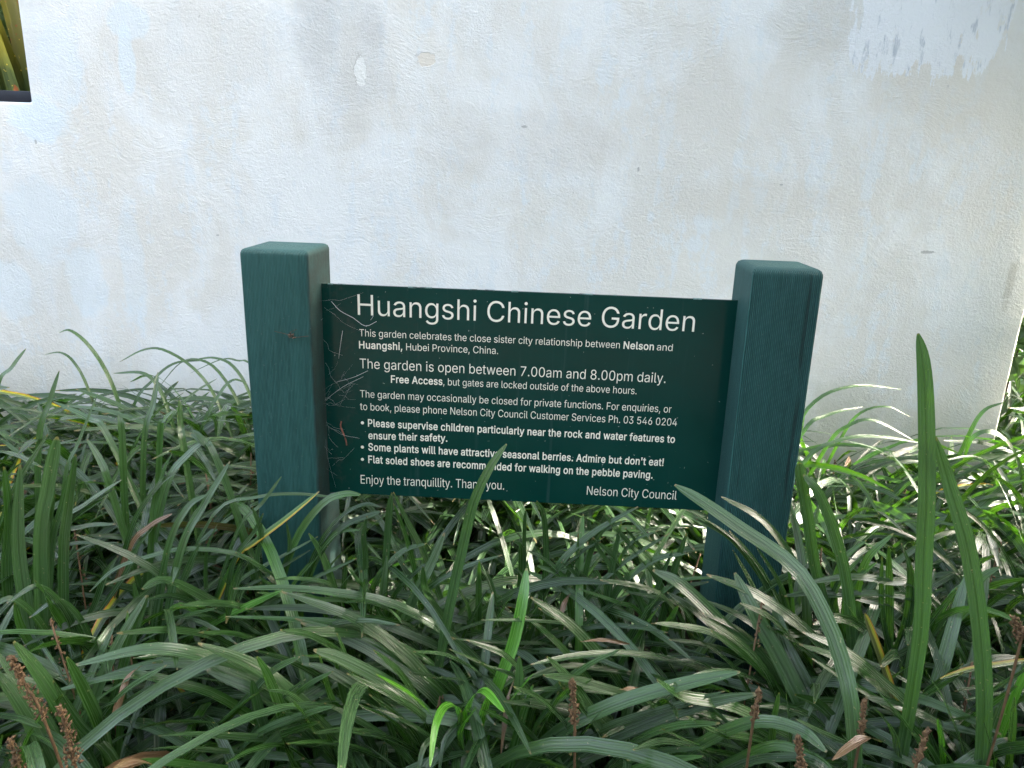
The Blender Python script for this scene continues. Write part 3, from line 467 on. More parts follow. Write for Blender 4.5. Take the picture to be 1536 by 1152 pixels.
[102, 254, [[228, 379, 154, 379, 228, 362, 228, 327, 228, 344, 154, 327, 6, 327, 80, 327, 6, 344, 6, 379, 6, 362, 80, 379], [81, 0, 101, 0, 81, 144, 81, 432, 81, 288, 81, 453, 96, 486, 86, 471, 106, 500, 135, 519, 119, 511, 152, 526, 187, 530, 169, 530, 201, 530, 222, 527, 213, 529, 232, 525, 243, 521, 238, 523, 238, 503, 227, 468, 233, 486, 224, 470, 215, 472, 220, 471, 210, 473, 195, 474, 203, 474, 176, 474, 154, 460, 163, 469, 146, 451, 142, 419, 142, 437, 142, 279, 142, 0, 142, 140, 121, 0]]],
[103, 425, [[207, -151, 238, -151, 179, -151, 134, -140, 155, -147, 113, -132, 82, -110, 96, -123, 69, -98, 51, -69, 58, -84, 67, -60, 101, -41, 84, -50, 107, -49, 122, -66, 113, -57, 130, -75, 154, -88, 141, -82, 168, -94, 207, -97, 186, -97, 238, -97, 282, -75, 263, -90, 302, -60, 311, -6, 311, -37, 311, 19, 311, 68, 311, 44, 310, 68, 306, 68, 308, 68, 301, 60, 287, 41, 295, 51, 278, 32, 252, 16, 267, 23, 238, 8, 195, 5, 219, 5, 164, 5, 113, 27, 137, 12, 88, 41, 55, 90, 69, 62, 41, 118, 34, 191, 34, 152, 34, 230, 55, 293, 41, 264, 69, 322, 112, 361, 88, 345, 137, 376, 196, 384, 165, 384, 220, 384, 253, 373, 239, 381, 268, 365, 288, 346, 280, 356, 297, 336, 308, 319, 303, 327, 309, 319, 313, 319, 311, 319, 313, 339, 313, 379, 313, 359, 333, 379, 372, 379, 353, 379, 372, 250, 372, -9, 372, 121, 372, -42, 350, -90, 365, -69, 335, -111, 291, -136, 316, -126, 266, -146], [205, 59, 181, 59, 228, 59, 264, 75, 248, 64, 280, 86, 300, 121, 292, 101, 308, 141, 312, 193, 312, 165, 312, 220, 300, 264, 308, 243, 292, 284, 264, 312, 280, 301, 248, 324, 205, 330, 228, 330, 181, 330, 145, 312, 161, 324, 129, 299, 109, 262, 117, 283, 100, 242, 96, 193, 96, 219, 96, 166, 109, 123, 100, 143, 117, 103, 145, 76, 129, 87, 162, 65]]],
[104, 410, [[114, 227, 114, 249, 114, 151, 114, 0, 114, 76, 93, 0, 53, 0, 73, 0, 53, 170, 53, 509, 53, 339, 73, 509, 114, 509, 93, 509, 114, 435, 114, 287, 114, 361, 110, 287, 102, 287, 106, 287, 114, 322, 152, 362, 131, 347, 174, 377, 227, 384, 199, 384, 253, 384, 295, 369, 276, 379, 315, 358, 341, 321, 330, 342, 352, 299, 357, 240, 357, 273, 357, 160, 357, 0, 357, 80, 337, 0, 296, 0, 316, 0, 296, 78, 296, 235, 296, 157, 296, 265, 273, 304, 288, 288, 258, 321, 210, 329, 237, 329, 192, 329, 161, 317, 175, 325, 146, 309, 126, 283, 135, 298, 118, 267]]],
[105, 167, [[53, 0, 73, 0, 53, 126, 53, 379, 53, 253, 73, 379, 114, 379, 93, 379, 114, 253, 114, 0, 114, 126, 93, 0], [84, 443, 95, 443, 72, 443, 54, 455, 62, 447, 45, 462, 41, 483, 41, 472, 41, 494, 54, 512, 45, 504, 62, 520, 84, 524, 72, 524, 95, 524, 114, 512, 106, 520, 122, 504, 126, 483, 126, 494, 126, 472, 114, 455, 122, 462, 106, 447]]],
[106, 167, [[53, 379, 53, 243, 73, 379, 114, 379, 93, 379, 114, 243, 114, -30, 114, 106, 114, -53, 102, -90, 110, -73, 93, -107, 65, -129, 81, -120, 48, -138, 4, -143, 28, -143, -1, -143, -10, -143, -5, -143, -10, -124, -10, -87, -10, -105, -6, -87, 2, -87, -2, -87, 20, -87, 40, -72, 32, -82, 49, -62, 53, -29, 53, -48, 53, 107], [83, 443, 95, 443, 72, 443, 53, 455, 62, 447, 45, 462, 41, 483, 41, 472, 41, 494, 53, 512, 45, 504, 62, 520, 83, 524, 72, 524, 95, 524, 114, 512, 105, 520, 122, 504, 126, 483, 126, 494, 126, 472, 114, 455, 122, 462, 105, 447]]],
[107, 381, [[110, 137, 132, 158, 110, 162, 110, 212, 110, 187, 113, 212, 121, 212, 117, 212, 175, 268, 284, 379, 230, 323, 310, 379, 360, 379, 335, 379, 301, 319, 184, 199, 243, 259, 182, 199, 177, 199, 179, 199, 155, 178], [53, 0, 73, 0, 53, 170, 53, 509, 53, 339, 73, 509, 114, 509, 93, 509, 114, 339, 114, 0, 114, 170, 93, 0], [294, 0, 320, 0, 245, 62, 148, 186, 197, 124, 162, 200, 191, 229, 177, 214, 252, 152, 372, 0, 312, 76, 346, 0]]],
[108, 189, [[139, -2, 147, -2, 110, -2, 74, 20, 88, 5, 60, 35, 53, 84, 53, 57, 53, 226, 53, 509, 53, 367, 73, 509, 114, 509, 93, 509, 114, 372, 114, 99, 114, 235, 114, 81, 120, 62, 116, 69, 125, 55, 146, 52, 133, 52, 152, 52, 160, 53, 157, 52, 164, 53, 170, 54, 167, 54, 173, 37, 181, 3, 177, 20, 175, 1, 162, -1, 169, 0, 154, -2]]],
[109, 610, [[53, 0, 73, 0, 53, 126, 53, 379, 53, 253, 72, 379, 112, 379, 92, 379, 112, 351, 112, 295, 112, 323, 111, 295, 108, 295, 109, 295, 113, 316, 132, 346, 121, 332, 144, 359, 172, 376, 157, 369, 187, 383, 219, 386, 203, 386, 247, 386, 287, 361, 270, 378, 305, 344, 321, 295, 316, 322, 318, 295, 312, 295, 315, 295, 317, 313, 337, 343, 325, 329, 349, 357, 381, 375, 364, 367, 398, 382, 437, 386, 416, 386, 459, 386, 497, 372, 479, 381, 515, 362, 541, 328, 530, 348, 551, 309, 557, 255, 557, 285, 557, 170, 557, 0, 557, 85, 536, 0, 496, 0, 516, 0, 496, 85, 496, 254, 496, 169, 496, 281, 473, 313, 488, 301, 457, 325, 419, 330, 439, 330, 402, 330, 374, 320, 387, 327, 362, 313, 345, 290, 352, 303, 339, 278, 335, 247, 335, 263, 335, 165, 335, 0, 335, 82, 315, 0, 274, 0, 295, 0, 274, 87, 274, 260, 274, 173, 274, 281, 253, 311, 267, 298, 239, 324, 199, 330, 221, 330, 185, 330, 158, 320, 171, 327, 144, 313, 126, 289, 134, 303, 118, 276, 114, 238, 114, 258, 114, 159, 114, 0, 114, 79, 93, 0]]],
[110, 410, [[114, 227, 114, 249, 114, 151, 114, 0, 114, 76, 93, 0, 53, 0, 73, 0, 53, 126, 53, 379, 53, 253, 72, 379, 112, 379, 92, 379, 112, 349, 112, 287, 112, 318, 109, 287, 102, 287, 106, 287, 114, 322, 152, 362, 131, 347, 174, 377, 227, 384, 199, 384, 253, 384, 295, 369, 276, 379, 314, 358, 341, 321, 330, 342, 352, 299, 357, 240, 357, 273, 357, 160, 357, 0, 357, 80, 337, 0, 296, 0, 316, 0, 296, 78, 296, 235, 296, 157, 296, 265, 273, 304, 288, 288, 258, 321, 210, 329, 237, 329, 192, 329, 161, 317, 175, 325, 146, 309, 126, 283, 135, 298, 118, 267]]],
[111, 415, [[207, -8, 242, -8, 173, -8, 117, 16, 143, 0, 91, 33, 56, 85, 71, 56, 41, 114, 34, 187, 34, 149, 34, 227, 56, 291, 41, 262, 71, 321, 117, 360, 91, 343, 143, 376, 207, 384, 173, 384, 242, 384, 299, 360, 273, 376, 325, 343, 359, 291, 345, 321, 374, 262, 381, 187, 381, 227, 381, 149, 359, 85, 374, 114, 345, 56, 299, 16, 325, 33, 273, 0], [207, 46, 182, 46, 233, 46, 270, 66, 254, 53, 287, 79, 307, 117, 299, 96, 315, 139, 319, 187, 319, 162, 319, 213, 307, 258, 315, 236, 299, 280, 270, 310, 287, 297, 254, 323, 207, 330, 233, 330, 182, 330, 145, 310, 161, 323, 129, 297, 108, 258, 116, 280, 100, 237, 96, 187, 96, 213, 96, 162, 108, 117, 100, 139, 116, 96, 145, 66, 129, 79, 161, 53]]],
[112, 424, [[53, -143, 73, -143, 53, 31, 53, 379, 53, 205, 72, 379, 112, 379, 92, 379, 112, 359, 112, 319, 112, 339, 114, 319, 118, 319, 116, 319, 123, 327, 137, 346, 129, 336, 145, 356, 171, 373, 157, 365, 186, 381, 229, 384, 205, 384, 261, 384, 313, 361, 289, 376, 337, 345, 370, 293, 356, 322, 383, 263, 390, 189, 390, 229, 390, 149, 370, 84, 383, 114, 356, 55, 313, 16, 337, 32, 289, 0, 229, -8, 261, -8, 206, -8, 173, 4, 187, -4, 158, 12, 138, 31, 146, 21, 130, 42, 118, 59, 123, 51, 117, 59, 114, 59, 115, 59, 114, -8, 114, -143, 114, -76, 93, -143], [220, 47, 197, 47, 244, 47, 279, 66, 263, 53, 295, 78, 316, 117, 308, 95, 324, 138, 328, 189, 328, 162, 328, 216, 316, 261, 324, 240, 308, 282, 280, 311, 296, 299, 264, 324, 220, 330, 244, 330, 197, 330, 161, 312, 177, 324, 145, 300, 125, 263, 133, 284, 117, 242, 113, 189, 113, 217, 113, 161, 125, 115, 117, 136, 133, 94, 162, 65, 146, 77, 178, 53]]],
[113, 424, [[372, -143, 372, 31, 351, -143, 311, -143, 331, -143, 311, -76, 311, 59, 311, -8, 309, 59, 306, 59, 308, 59, 302, 51, 287, 31, 295, 42, 278, 21, 252, 4, 267, 12, 238, -4, 195, -8, 219, -8, 164, -8, 111, 16, 136, 0, 87, 32, 55, 84, 68, 55, 41, 114, 34, 189, 34, 149, 34, 229, 55, 293, 41, 263, 69, 322, 112, 361, 88, 345, 136, 376, 196, 384, 164, 384, 219, 384, 253, 373, 238, 381, 268, 365, 287, 346, 279, 356, 296, 336, 307, 319, 302, 327, 309, 319, 313, 319, 311, 319, 313, 339, 313, 379, 313, 359, 332, 379, 372, 379, 352, 379, 372, 205], [205, 47, 181, 47, 227, 47, 263, 65, 247, 53, 279, 77, 299, 115, 291, 94, 308, 136, 312, 189, 312, 161, 312, 217, 300, 263, 308, 242, 292, 284, 263, 312, 279, 300, 247, 324, 205, 330, 228, 330, 181, 330, 145, 311, 161, 324, 129, 299, 108, 261, 116, 282, 100, 240, 96, 189, 96, 216, 96, 162, 109, 117, 100, 138, 117, 95, 145, 66, 129, 78, 161, 53]]],
[114, 259, [[53, 0, 73, 0, 53, 126, 53, 379, 53, 253, 72, 379, 112, 379, 92, 379, 112, 360, 112, 321, 112, 340, 113, 321, 115, 321, 114, 321, 122, 340, 152, 367, 135, 355, 170, 379, 213, 385, 190, 385, 218, 385, 229, 384, 223, 385, 235, 384, 243, 384, 240, 384, 243, 363, 243, 322, 243, 343, 242, 323, 230, 324, 237, 323, 223, 325, 207, 326, 215, 326, 189, 326, 159, 315, 173, 322, 145, 307, 126, 284, 134, 297, 118, 270, 114, 237, 114, 255, 114, 158, 114, 0, 114, 79, 93, 0]]],
[115, 365, [[182, -8, 211, -8, 156, -8, 112, 3, 133, -4, 92, 11, 62, 38, 75, 23, 49, 53, 36, 94, 40, 72, 55, 98, 94, 107, 74, 102, 99, 86, 124, 60, 109, 70, 139, 50, 181, 45, 158, 45, 208, 45, 244, 62, 229, 51, 260, 74, 268, 103, 268, 87, 268, 116, 254, 136, 263, 127, 245, 144, 212, 155, 231, 151, 191, 160, 149, 170, 170, 165, 115, 178, 72, 208, 89, 191, 55, 225, 47, 274, 47, 247, 47, 296, 65, 332, 53, 315, 77, 348, 115, 370, 94, 361, 136, 380, 187, 384, 160, 384, 213, 384, 254, 372, 235, 380, 272, 365, 299, 339, 287, 353, 310, 325, 324, 290, 319, 309, 305, 286, 268, 277, 287, 281, 263, 292, 243, 316, 255, 304, 230, 327, 187, 333, 212, 333, 165, 333, 131, 317, 146, 327, 116, 306, 109, 277, 109, 293, 109, 263, 124, 243, 114, 252, 134, 235, 172, 223, 150, 228, 191, 218, 229, 209, 210, 214, 264, 201, 306, 171, 290, 188, 323, 154, 331, 107, 331, 133, 331, 84, 312, 47, 325, 64, 300, 30, 260, 6, 282, 16, 237, -3]]],
[116, 227, [[204, 379, 138, 379, 204, 362, 204, 327, 204, 344, 138, 327, 6, 327, 72, 327, 6, 344, 6, 379, 6, 362, 72, 379], [65, 471, 65, 345, 85, 471, 126, 471, 106, 471, 126, 347, 126, 98, 126, 222, 126, 81, 136, 61, 129, 69, 143, 54, 170, 50, 154, 50, 174, 50, 185, 51, 179, 50, 191, 52, 202, 54, 197, 53, 206, 36, 213, 2, 209, 19, 207, 0, 192, -3, 200, -2, 184, -4, 168, -4, 176, -4, 136, -4, 92, 21, 110, 4, 74, 38, 65, 93, 65, 62, 65, 219]]],
[117, 410, [[182, -5, 211, -5, 157, -5, 115, 11, 134, 0, 95, 21, 69, 59, 80, 37, 58, 80, 53, 139, 53, 107, 53, 219, 53, 379, 53, 299, 73, 379, 114, 379, 93, 379, 114, 301, 114, 144, 114, 222, 114, 114, 137, 75, 121, 91, 152, 58, 200, 50, 173, 50, 218, 50, 249, 62, 235, 54, 264, 70, 283, 97, 275, 81, 292, 112, 296, 153, 296, 131, 296, 228, 296, 379, 296, 304, 316, 379, 357, 379, 337, 379, 357, 253, 357, 0, 357, 126, 337, 0, 298, 0, 318, 0, 298, 31, 298, 92, 298, 61, 301, 92, 307, 92, 304, 92, 295, 57, 257, 17, 279, 32, 235, 2]]],
[118, 389, [[163, 0, 184, 0, 114, 126, 17, 379, 66, 253, 40, 379, 84, 379, 62, 379, 111, 305, 165, 155, 138, 230, 174, 132, 187, 87, 181, 110, 193, 64, 206, 21, 199, 42, 198, 21, 184, 21, 191, 21, 191, 42, 203, 87, 197, 64, 209, 110, 224, 155, 216, 132, 251, 230, 305, 379, 278, 305, 327, 379, 371, 379, 349, 379, 323, 253, 226, 0, 275, 126, 205, 0]]],
[119, 567, [[138, 0, 158, 0, 99, 126, 23, 379, 61, 253, 44, 379, 87, 379, 66, 379, 103, 324, 133, 214, 118, 269, 140, 191, 154, 137, 147, 165, 161, 108, 175, 41, 168, 76, 172, 41, 165, 41, 168, 41, 172, 75, 186, 135, 179, 106, 193, 163, 206, 214, 199, 190, 221, 269, 252, 379, 237, 324, 273, 379, 316, 379, 295, 379, 332, 324, 362, 214, 347, 269, 368, 190, 382, 136, 375, 164, 388, 107, 402, 41, 395, 76, 399, 41, 391, 41, 395, 41, 399, 75, 413, 135, 406, 107, 420, 164, 434, 214, 427, 190, 449, 269, 480, 379, 465, 324, 502, 379, 545, 379, 523, 379, 506, 253, 429, 0, 468, 126, 409, 0, 368, 0, 389, 0, 352, 57, 319, 172, 335, 114, 314, 189, 305, 225, 309, 207, 300, 243, 291, 280, 295, 261, 286, 299, 277, 338, 281, 318, 281, 338, 291, 338, 286, 338, 286, 319, 277, 280, 281, 299, 272, 261, 263, 225, 267, 243, 258, 206, 248, 172, 253, 189, 231, 114, 199, 0, 215, 57, 178, 0]]],
[121, 389, [[47, -139, 51, -140, 52, -121, 61, -86, 57, -103, 65, -86, 71, -87, 68, -87, 83, -90, 104, -89, 94, -91, 114, -87, 130, -74, 122, -82, 138, -66, 151, -36, 145, -53, 155, -24, 163, -1, 159, -13, 114, 126, 17, 379, 66, 252, 40, 379, 84, 379, 62, 379, 111, 305, 165, 155, 138, 230, 174, 132, 187, 87, 181, 109, 193, 64, 206, 21, 199, 42, 198, 21, 184, 21, 191, 21, 190, 42, 202, 87, 196, 64, 209, 110, 224, 155, 216, 132, 251, 230, 305, 379, 278, 305, 327, 379, 371, 379, 349, 379, 316, 234, 204, -58, 260, 88, 196, -78, 177, -107, 187, -94, 166, -120, 139, -136, 153, -129, 125, -142, 91, -145, 109, -145, 81, -145, 65, -143, 72, -144, 57, -142]]],
[32, 188, []]]
GL = {chr(a): (b, c) for a, b, c in GLYPHS}
CAPH = .5087
def fill(ch, bold):
    """one letter at size 1: bezier outline -> points, emboldened, cut into triangles, those inside kept"""
    if (ch, bold) in FILLED: return FILLED[ch, bold]
    off = .014 if bold else -.003; loops = []
    for s in GL[ch][1]:
        n = len(s) // 6; pts = []
        for i in range(n):
            p, q = s[i * 6:i * 6 + 6], s[(i + 1) % n * 6:(i + 1) % n * 6 + 6]
            b0, b1, b2, b3 = Vector(p[0:2]), Vector(p[4:6]), Vector(q[2:4]), Vector(q[0:2])
            st = abs((b1 - b0).cross(b3 - b0)) + abs((b2 - b0).cross(b3 - b0)) < 2 * (b3 - b0).length
            for t in ((0,) if st else (0, .2, .4, .6, .8)):
                u = 1 - t; v = (b0 * u ** 3 + b1 * 3 * u * u * t + b2 * 3 * u * t * t + b3 * t ** 3) / 1000
                if not pts or (v - pts[-1]).length > .002: pts.append(v)
        if (pts[0] - pts[-1]).length < .002: pts.pop()
        loops.append(pts)
    def area(L): return sum(L[i - 1].cross(L[i]) for i in range(len(L))) / 2
    sg = 1 if area(max(loops, key=lambda L: abs(area(L)))) > 0 else -1
    out = []
    for L in loops:
        k = len(L); nl = []
        for i in range(k):
            e1 = (L[i] - L[i - 1]).normalized(); e2 = (L[(i + 1) % k] - L[i]).normalized()
            n1 = Vector((e1.y, -e1.x)); n2 = Vector((e2.y, -e2.x)); mt = n1 + n2
            mt = n1 if mt.length < .3 else mt.normalized() / max(.5, mt.normalized().dot(n1))
            nl.append(L[i] + mt * off * sg)
        out.append(nl)
    vs = [v for L in out for v in L]; es = []; b = 0
    for L in out: es += [(b + i, b + (i + 1) % len(L)) for i in range(len(L))]; b += len(L)
    v2, _, f2 = geometry.delaunay_2d_cdt(vs, es, [], 0, 1e-5)[:3]
    def wind(p):
        w = 0
        for L in out:
            for i in range(len(L)):
                a, c = L[i - 1], L[i]
                if (a.y <= p.y) != (c.y <= p.y):
                    x = a.x + (p.y - a.y) / (c.y - a.y) * (c.x - a.x)
                    if x > p.x: w += 1 if c.y > a.y else -1
        return w
    fs = [list(f) for f in f2 if wind(sum((v2[i] for i in f), Vector((0, 0))) / len(f)) != 0]
    FILLED[ch, bold] = (v2, fs); return FILLED[ch, bold]
FILLED = {}
def glyph_run(text, bold):
    x = 0; V = []; Fc = []
    for ch in text:
        if ch != ' ':
            vs, fs = fill(ch, bold); n = len(V); V += [Vector((x + v.x, v.y, 0)) for v in vs]; Fc += [[n + i for i in f] for f in fs]
        x += GL[ch][0] / 1000 + (.018 if bold else 0)
    return V, Fc
# every run: text, bold, photo pixels of its left and right baseline ends, cap height in pixels
LINES = [
 ('heading', [('Huangshi Chinese Garden', 0, 536.8, 472.3, 1041, 497.8, 31)]),
 ('welcome_text', [('This garden celebrates the close sister city relationship between', 0, 539.2, 504.2, 929.4, 522.6, 10.6), ('Nelson', 1, 935, 522.9, 980.5, 525.2, 10.8), ('and', 0, 985, 525.4, 1008.5, 526.6, 10.6),
              ('Huangshi,', 1, 538.6, 522.4, 603.6, 525.0, 10.8), ('Hubei Province, China.', 0, 609.3, 525.4, 747, 531.2, 10.6)]),
 ('opening_hours', [('The garden is open between 7.00am and 8.00pm daily.', 0, 539.8, 552.2, 998, 574.6, 14.6)]),
 ('access_text', [('Free Access', 1, 586.4, 573.9, 663.6, 577.5, 10.8), (', but gates are locked outside of the above hours.', 0, 664.9, 577.6, 954.6, 591.4, 10.6)]),
 ('booking_text', [('The garden may occasionally be closed for private functions. For enquiries, or', 0, 540.2, 595.9, 1006.7, 619.2, 10.9),
              ('to book, please phone Nelson City Council Customer Services Ph. 03 546 0204', 0, 540.2, 614.8, 1015, 639, 10.9)]),
 ('advice_list', [('Please supervise children particularly near the rock and water features to', 1, 552, 639.6, 1012, 664.3, 10.8), ('ensure their safety.', 1, 552.6, 658.3, 671, 662.6, 10.8),
              ("Some plants will have attractive seasonal berries. Admire but don't eat!", 1, 552.5, 675.6, 995, 698.9, 10.8),
              ('Flat soled shoes are recommended for walking on the pebble paving.', 1, 552.5, 694.2, 978.6, 717.8, 10.8)]),
 ('thanks_text', [('Enjoy the tranquillity. Thank you.', 0, 541.2, 725.3, 756, 734.6, 13)]),
 ('council_name', [('Nelson City Council', 0, 880, 742, 1014.4, 749.6, 13)]),
]
YT = PY - .0004
for name, runs in LINES:
    mb = MB()
    for (txt, bold, x0, y0, x1, y1, cap) in runs:
        vs, fs = glyph_run(txt, bold); A, B = at_y(x0, y0, YT), at_y(x1, y1, YT)
        xa = min(v.x for v in vs); xb = max(v.x for v in vs)
        ch = (at_y(x0, y0 - cap, YT).z - A.z) / CAPH; sx = (B.x - A.x) / (xb - xa); sl = (B.z - A.z) / (B.x - A.x)
        mb.add([Vector((A.x + (v.x - xa) * sx, YT, A.z + v.y * ch + (v.x - xa) * sx * sl)) for v in vs], fs)
    if name == 'advice_list':
        for (bx, by) in ((543.6, 634.3), (543.6, 670.6), (543.6, 689)):
            c_ = at_y(bx, by, YT); mb.add([c_ + Vector((math.cos(R(a)), 0, math.sin(R(a)))) * .0026 for a in range(0, 360, 24)], [list(range(15))])
    mb.build(name, M_LETTER, panel, smooth=False)

# ---------------------------------------------------------------- the strap-leaf planting
FRONT = -.035
def hero(mb, P, wpx, tone=.5, lime=0, dry=0, edge=0, zr=None, zt=None, yt=None, yr=None, ext=True, fold=.16, tw=0.0, n=16, blunt=.10):
    """a leaf that can be picked out in the photo: P are points from root to tip, given their real depth by the
    height at which the leaf stands (zr, zt) or by the distance of its root and tip (yr, yt)"""
    k = len(P); top = min(range(k), key=lambda i: P[i][1])
    def depth(q, z): p = at_z(q[0], q[1], z) if ray(*q).z < -.02 else None; return p.y if p else 9
    if yt is None: yt = min(FRONT - .02, depth(P[top], zt if zt is not None else .36))
    if yr is None: yr = min(FRONT - .01, max(yt - .30, min(yt + .22, depth(P[0], zr if zr is not None else .16))))
    pts = []
    for i, q in enumerate(P):
        f_ = i / (k - 1); y = yr + (yt - yr) * f_; pts.append(at_y(q[0], q[1], y))
    wd = wpx * ((pts[k // 2] - CAM).dot(cf)) / F
    if ext and pts[0].z > .03:
        d = (pts[0] - pts[1]).normalized(); q = pts[0] + d * min(.12, pts[0].z * .6); g_ = Vector((q.x + d.x * .05, q.y + .02 + d.y * .05, -.01)); q.z = max(q.z, .04)
        pts = [g_, q * .5 + (pts[0] * .5 + g_) * .25 + q * .25 * 0 if False else (g_ + pts[0]) / 2 + Vector((d.x * .02, 0, 0))] + pts
        n += 6
    blade(mb, pts, max(.006, min(.030, wd)), tone, lime, dry, edge, fold, n, 0, blunt, tw)
    return pts

def seed_head(P, wpx, y, parent, base_dark=False):
    """upright spike of dry brown husks on a stalk: P = (bottom, top of the spike) in the photo, at distance y"""
    a, b = at_y(P[0][0], P[0][1], y), at_y(P[1][0], P[1][1], y); mb = MB(); r = wpx * (a - CAM).dot(cf) / F / 2
    g_ = Vector((a.x + (a.x - b.x) * .5, a.y + .03, 0)); line = catmull([g_, (g_ + a) / 2 + Vector((.006, 0, 0)), a, (a + b) / 2, b], 14)
    tube(mb, line, .0016, 5, 1); husks(mb, a, b, r, int(150 * (b - a).length / .09) + 25)
    o = mb.build('seed_head', [M_HUSK, M_STEM], parent); return o
def husks(mb, a, b, r, n):
    ax = (b - a); T = ax.normalized(); o1 = T.orthogonal().normalized(); o2 = T.cross(o1)
    for i in range(n):
        t = rnd.random(); g = rnd.uniform(0, 6.283); rr = r * (1 - .55 * t) * rnd.uniform(.2, 1.5)
        c = a + ax * t + (o1 * math.cos(g) + o2 * math.sin(g)) * rr; s = rnd.uniform(.0009, .0026)
        q = Matrix.Rotation(rnd.uniform(0, 6), 3, Vector((rnd.random(), rnd.random(), rnd.random() + .01)).normalized())
        vs = [c + q @ Vector(v) * s for v in ((.8, 0, 0), (-.8, .2, 0), (0, .7, .3), (.1, -.9, 0), (0, .3, 1.9), (0, .1, -1.3))]
        mb.add(vs, [[0, 2, 4], [2, 1, 4], [1, 3, 4], [3, 0, 4], [2, 0, 5], [1, 2, 5], [3, 1, 5], [0, 3, 5]])

def plant(label, blades, seeds=(), special=()):
    """one clump: its leaves are one mesh, seed heads and leaves of another colour are children"""
    mb = MB(); roots = []
    for b in blades:
        kw = dict(b[2]) if len(b) > 2 else {}
        kw.setdefault('tone', rnd.uniform(.5, 1)); kw.setdefault('tw', rnd.uniform(-.5, .5)); roots.append(hero(mb, b[0], b[1], **kw)[0])
        if b[1] >= 9 and 'yt' not in kw:                                # a lower neighbour of the same sweep, partly hidden
            steep = abs(b[0][0][1] - b[0][-1][1]) > 2 * abs(b[0][0][0] - b[0][-1][0])
            for _ in range(1 if steep else 2):
                dx, dy, sp = rnd.choice((-1, 1)) * rnd.uniform(14, 40), rnd.uniform(18, 60), rnd.uniform(-22, 22) * (2.5 if steep else 1); n_ = len(b[0]) - 1
                Q = [(x + dx + sp * i / n_ + rnd.gauss(0, 3), y + dy + rnd.gauss(0, 3) - .25 * dy * i / n_) for i, (x, y) in enumerate(b[0])]
                hero(mb, Q, b[1] * rnd.uniform(.6, .95), rnd.uniform(.0, .7), rnd.choice((0, 0, 0, .25)), zt=.31, zr=.12, tw=rnd.uniform(-.7, .7), fold=rnd.uniform(.1, .3))
    org = sum(roots, Vector()) / len(roots); org.z = 0
    o = mb.build('strap_leaf_plant', M_LEAF, origin=org)
    tag(o, label, 'plant', 'strap-leaved plants picked out of the ground cover')
    bpy.context.view_layer.update()
    for s in seeds: c = seed_head(*s, o); c.matrix_parent_inverse = o.matrix_world.inverted()
    for b in special:
        mb = MB(); kw = dict(b[2]); lab = kw.pop('label'); hero(mb, b[0], b[1], **kw); c = mb.build('leaf', M_LEAF, o); c.matrix_parent_inverse = o.matrix_world.inverted(); c['label'] = lab
    return o

plant('clump of upright dark strap leaves at the far left edge', [
 ([(62, 1007), (43, 930), (28, 820), (30, 697)], 20, dict(tone=.7)), ([(66, 1000), (60, 815), (71, 734), (86, 655)], 18, dict(tone=.6, blunt=.03)), ([(70, 960), (77, 820), (92, 763), (104, 712)], 12),
 ([(-20, 900), (0, 799), (27, 725), (72, 651)], 12, dict(tone=.5)), 
 ([(133, 1000), (100, 947), (70, 900), (52, 870)], 18), ([(120, 1000), (105, 930), (60, 880), (10, 905)], 14, dict(tone=.3)), ([(20, 960), (10, 860), (14, 780), (6, 700)], 15, dict(tone=.3))])
plant('clump with long bluish blades and shaggy brown seed heads in the bottom left corner', [
 ([(140, 1160), (97, 1073), (60, 1013), (20, 962)], 25, dict(tone=.65)), ([(118, 1130), (147, 1033), (180, 960), (220, 893)], 17, dict(tone=.6)), ([(160, 1100), (187, 993), (203, 943), (222, 893)], 16, dict(tone=.5)),
 ([(138, 1145), (147, 1087), (187, 1037), (250, 998)], 17, dict(tone=.7)), ([(-30, 1075), (20, 1076), (62, 1092)], 15), ([(85, 1055), (117, 1020), (143, 1010)], 13), ([(170, 1160), (150, 1090), (128, 1040), (100, 985)], 20, dict(tone=.2)),
 ([(20, 1170), (40, 1110), (70, 1060)], 12)],
 [([(66, 1078), (14, 985)], 21, -.42), ([(112, 1145), (90, 1058)], 20, -.44), ([(32, 1160), (14, 1108)], 16, -.44)])
plant('big clump of broad leaves arching leftward below the left post', [
 ([(470, 1090), (433, 1053), (350, 1005), (293, 981), (217, 974), (108, 999)], 26, dict(tone=.75)), ([(530, 1130), (450, 1053), (383, 1000), (297, 965)], 28, dict(tone=.6)),
 ([(375, 940), (300, 893), (247, 870), (213, 884)], 19, dict(tone=.65)), ([(207, 965), (260, 930), (325, 912)], 13), ([(420, 885), (367, 835), (283, 823), (233, 832), (173, 853), (134, 888)], 8, dict(tone=.8)),
 ([(150, 960), (137, 940), (187, 863), (207, 820), (232, 788)], 13), ([(320, 1095), (360, 1060), (405, 1026)], 15, dict(tone=.3)), ([(400, 1010), (330, 960), (260, 945), (175, 950)], 14, dict(tone=.55)),
 ([(430, 980), (380, 920), (330, 905), (270, 908)], 15, dict(tone=.5)), ([(240, 990), (236, 930), (243, 870), (250, 830)], 14, dict(tone=.5)), ([(290, 960), (262, 915), (285, 850), (300, 815)], 12)],
 [], [([(267, 972), (333, 930), (424, 886)], 24, dict(label='folded bright green leaf', lime=.45, tone=.6, fold=.35))])
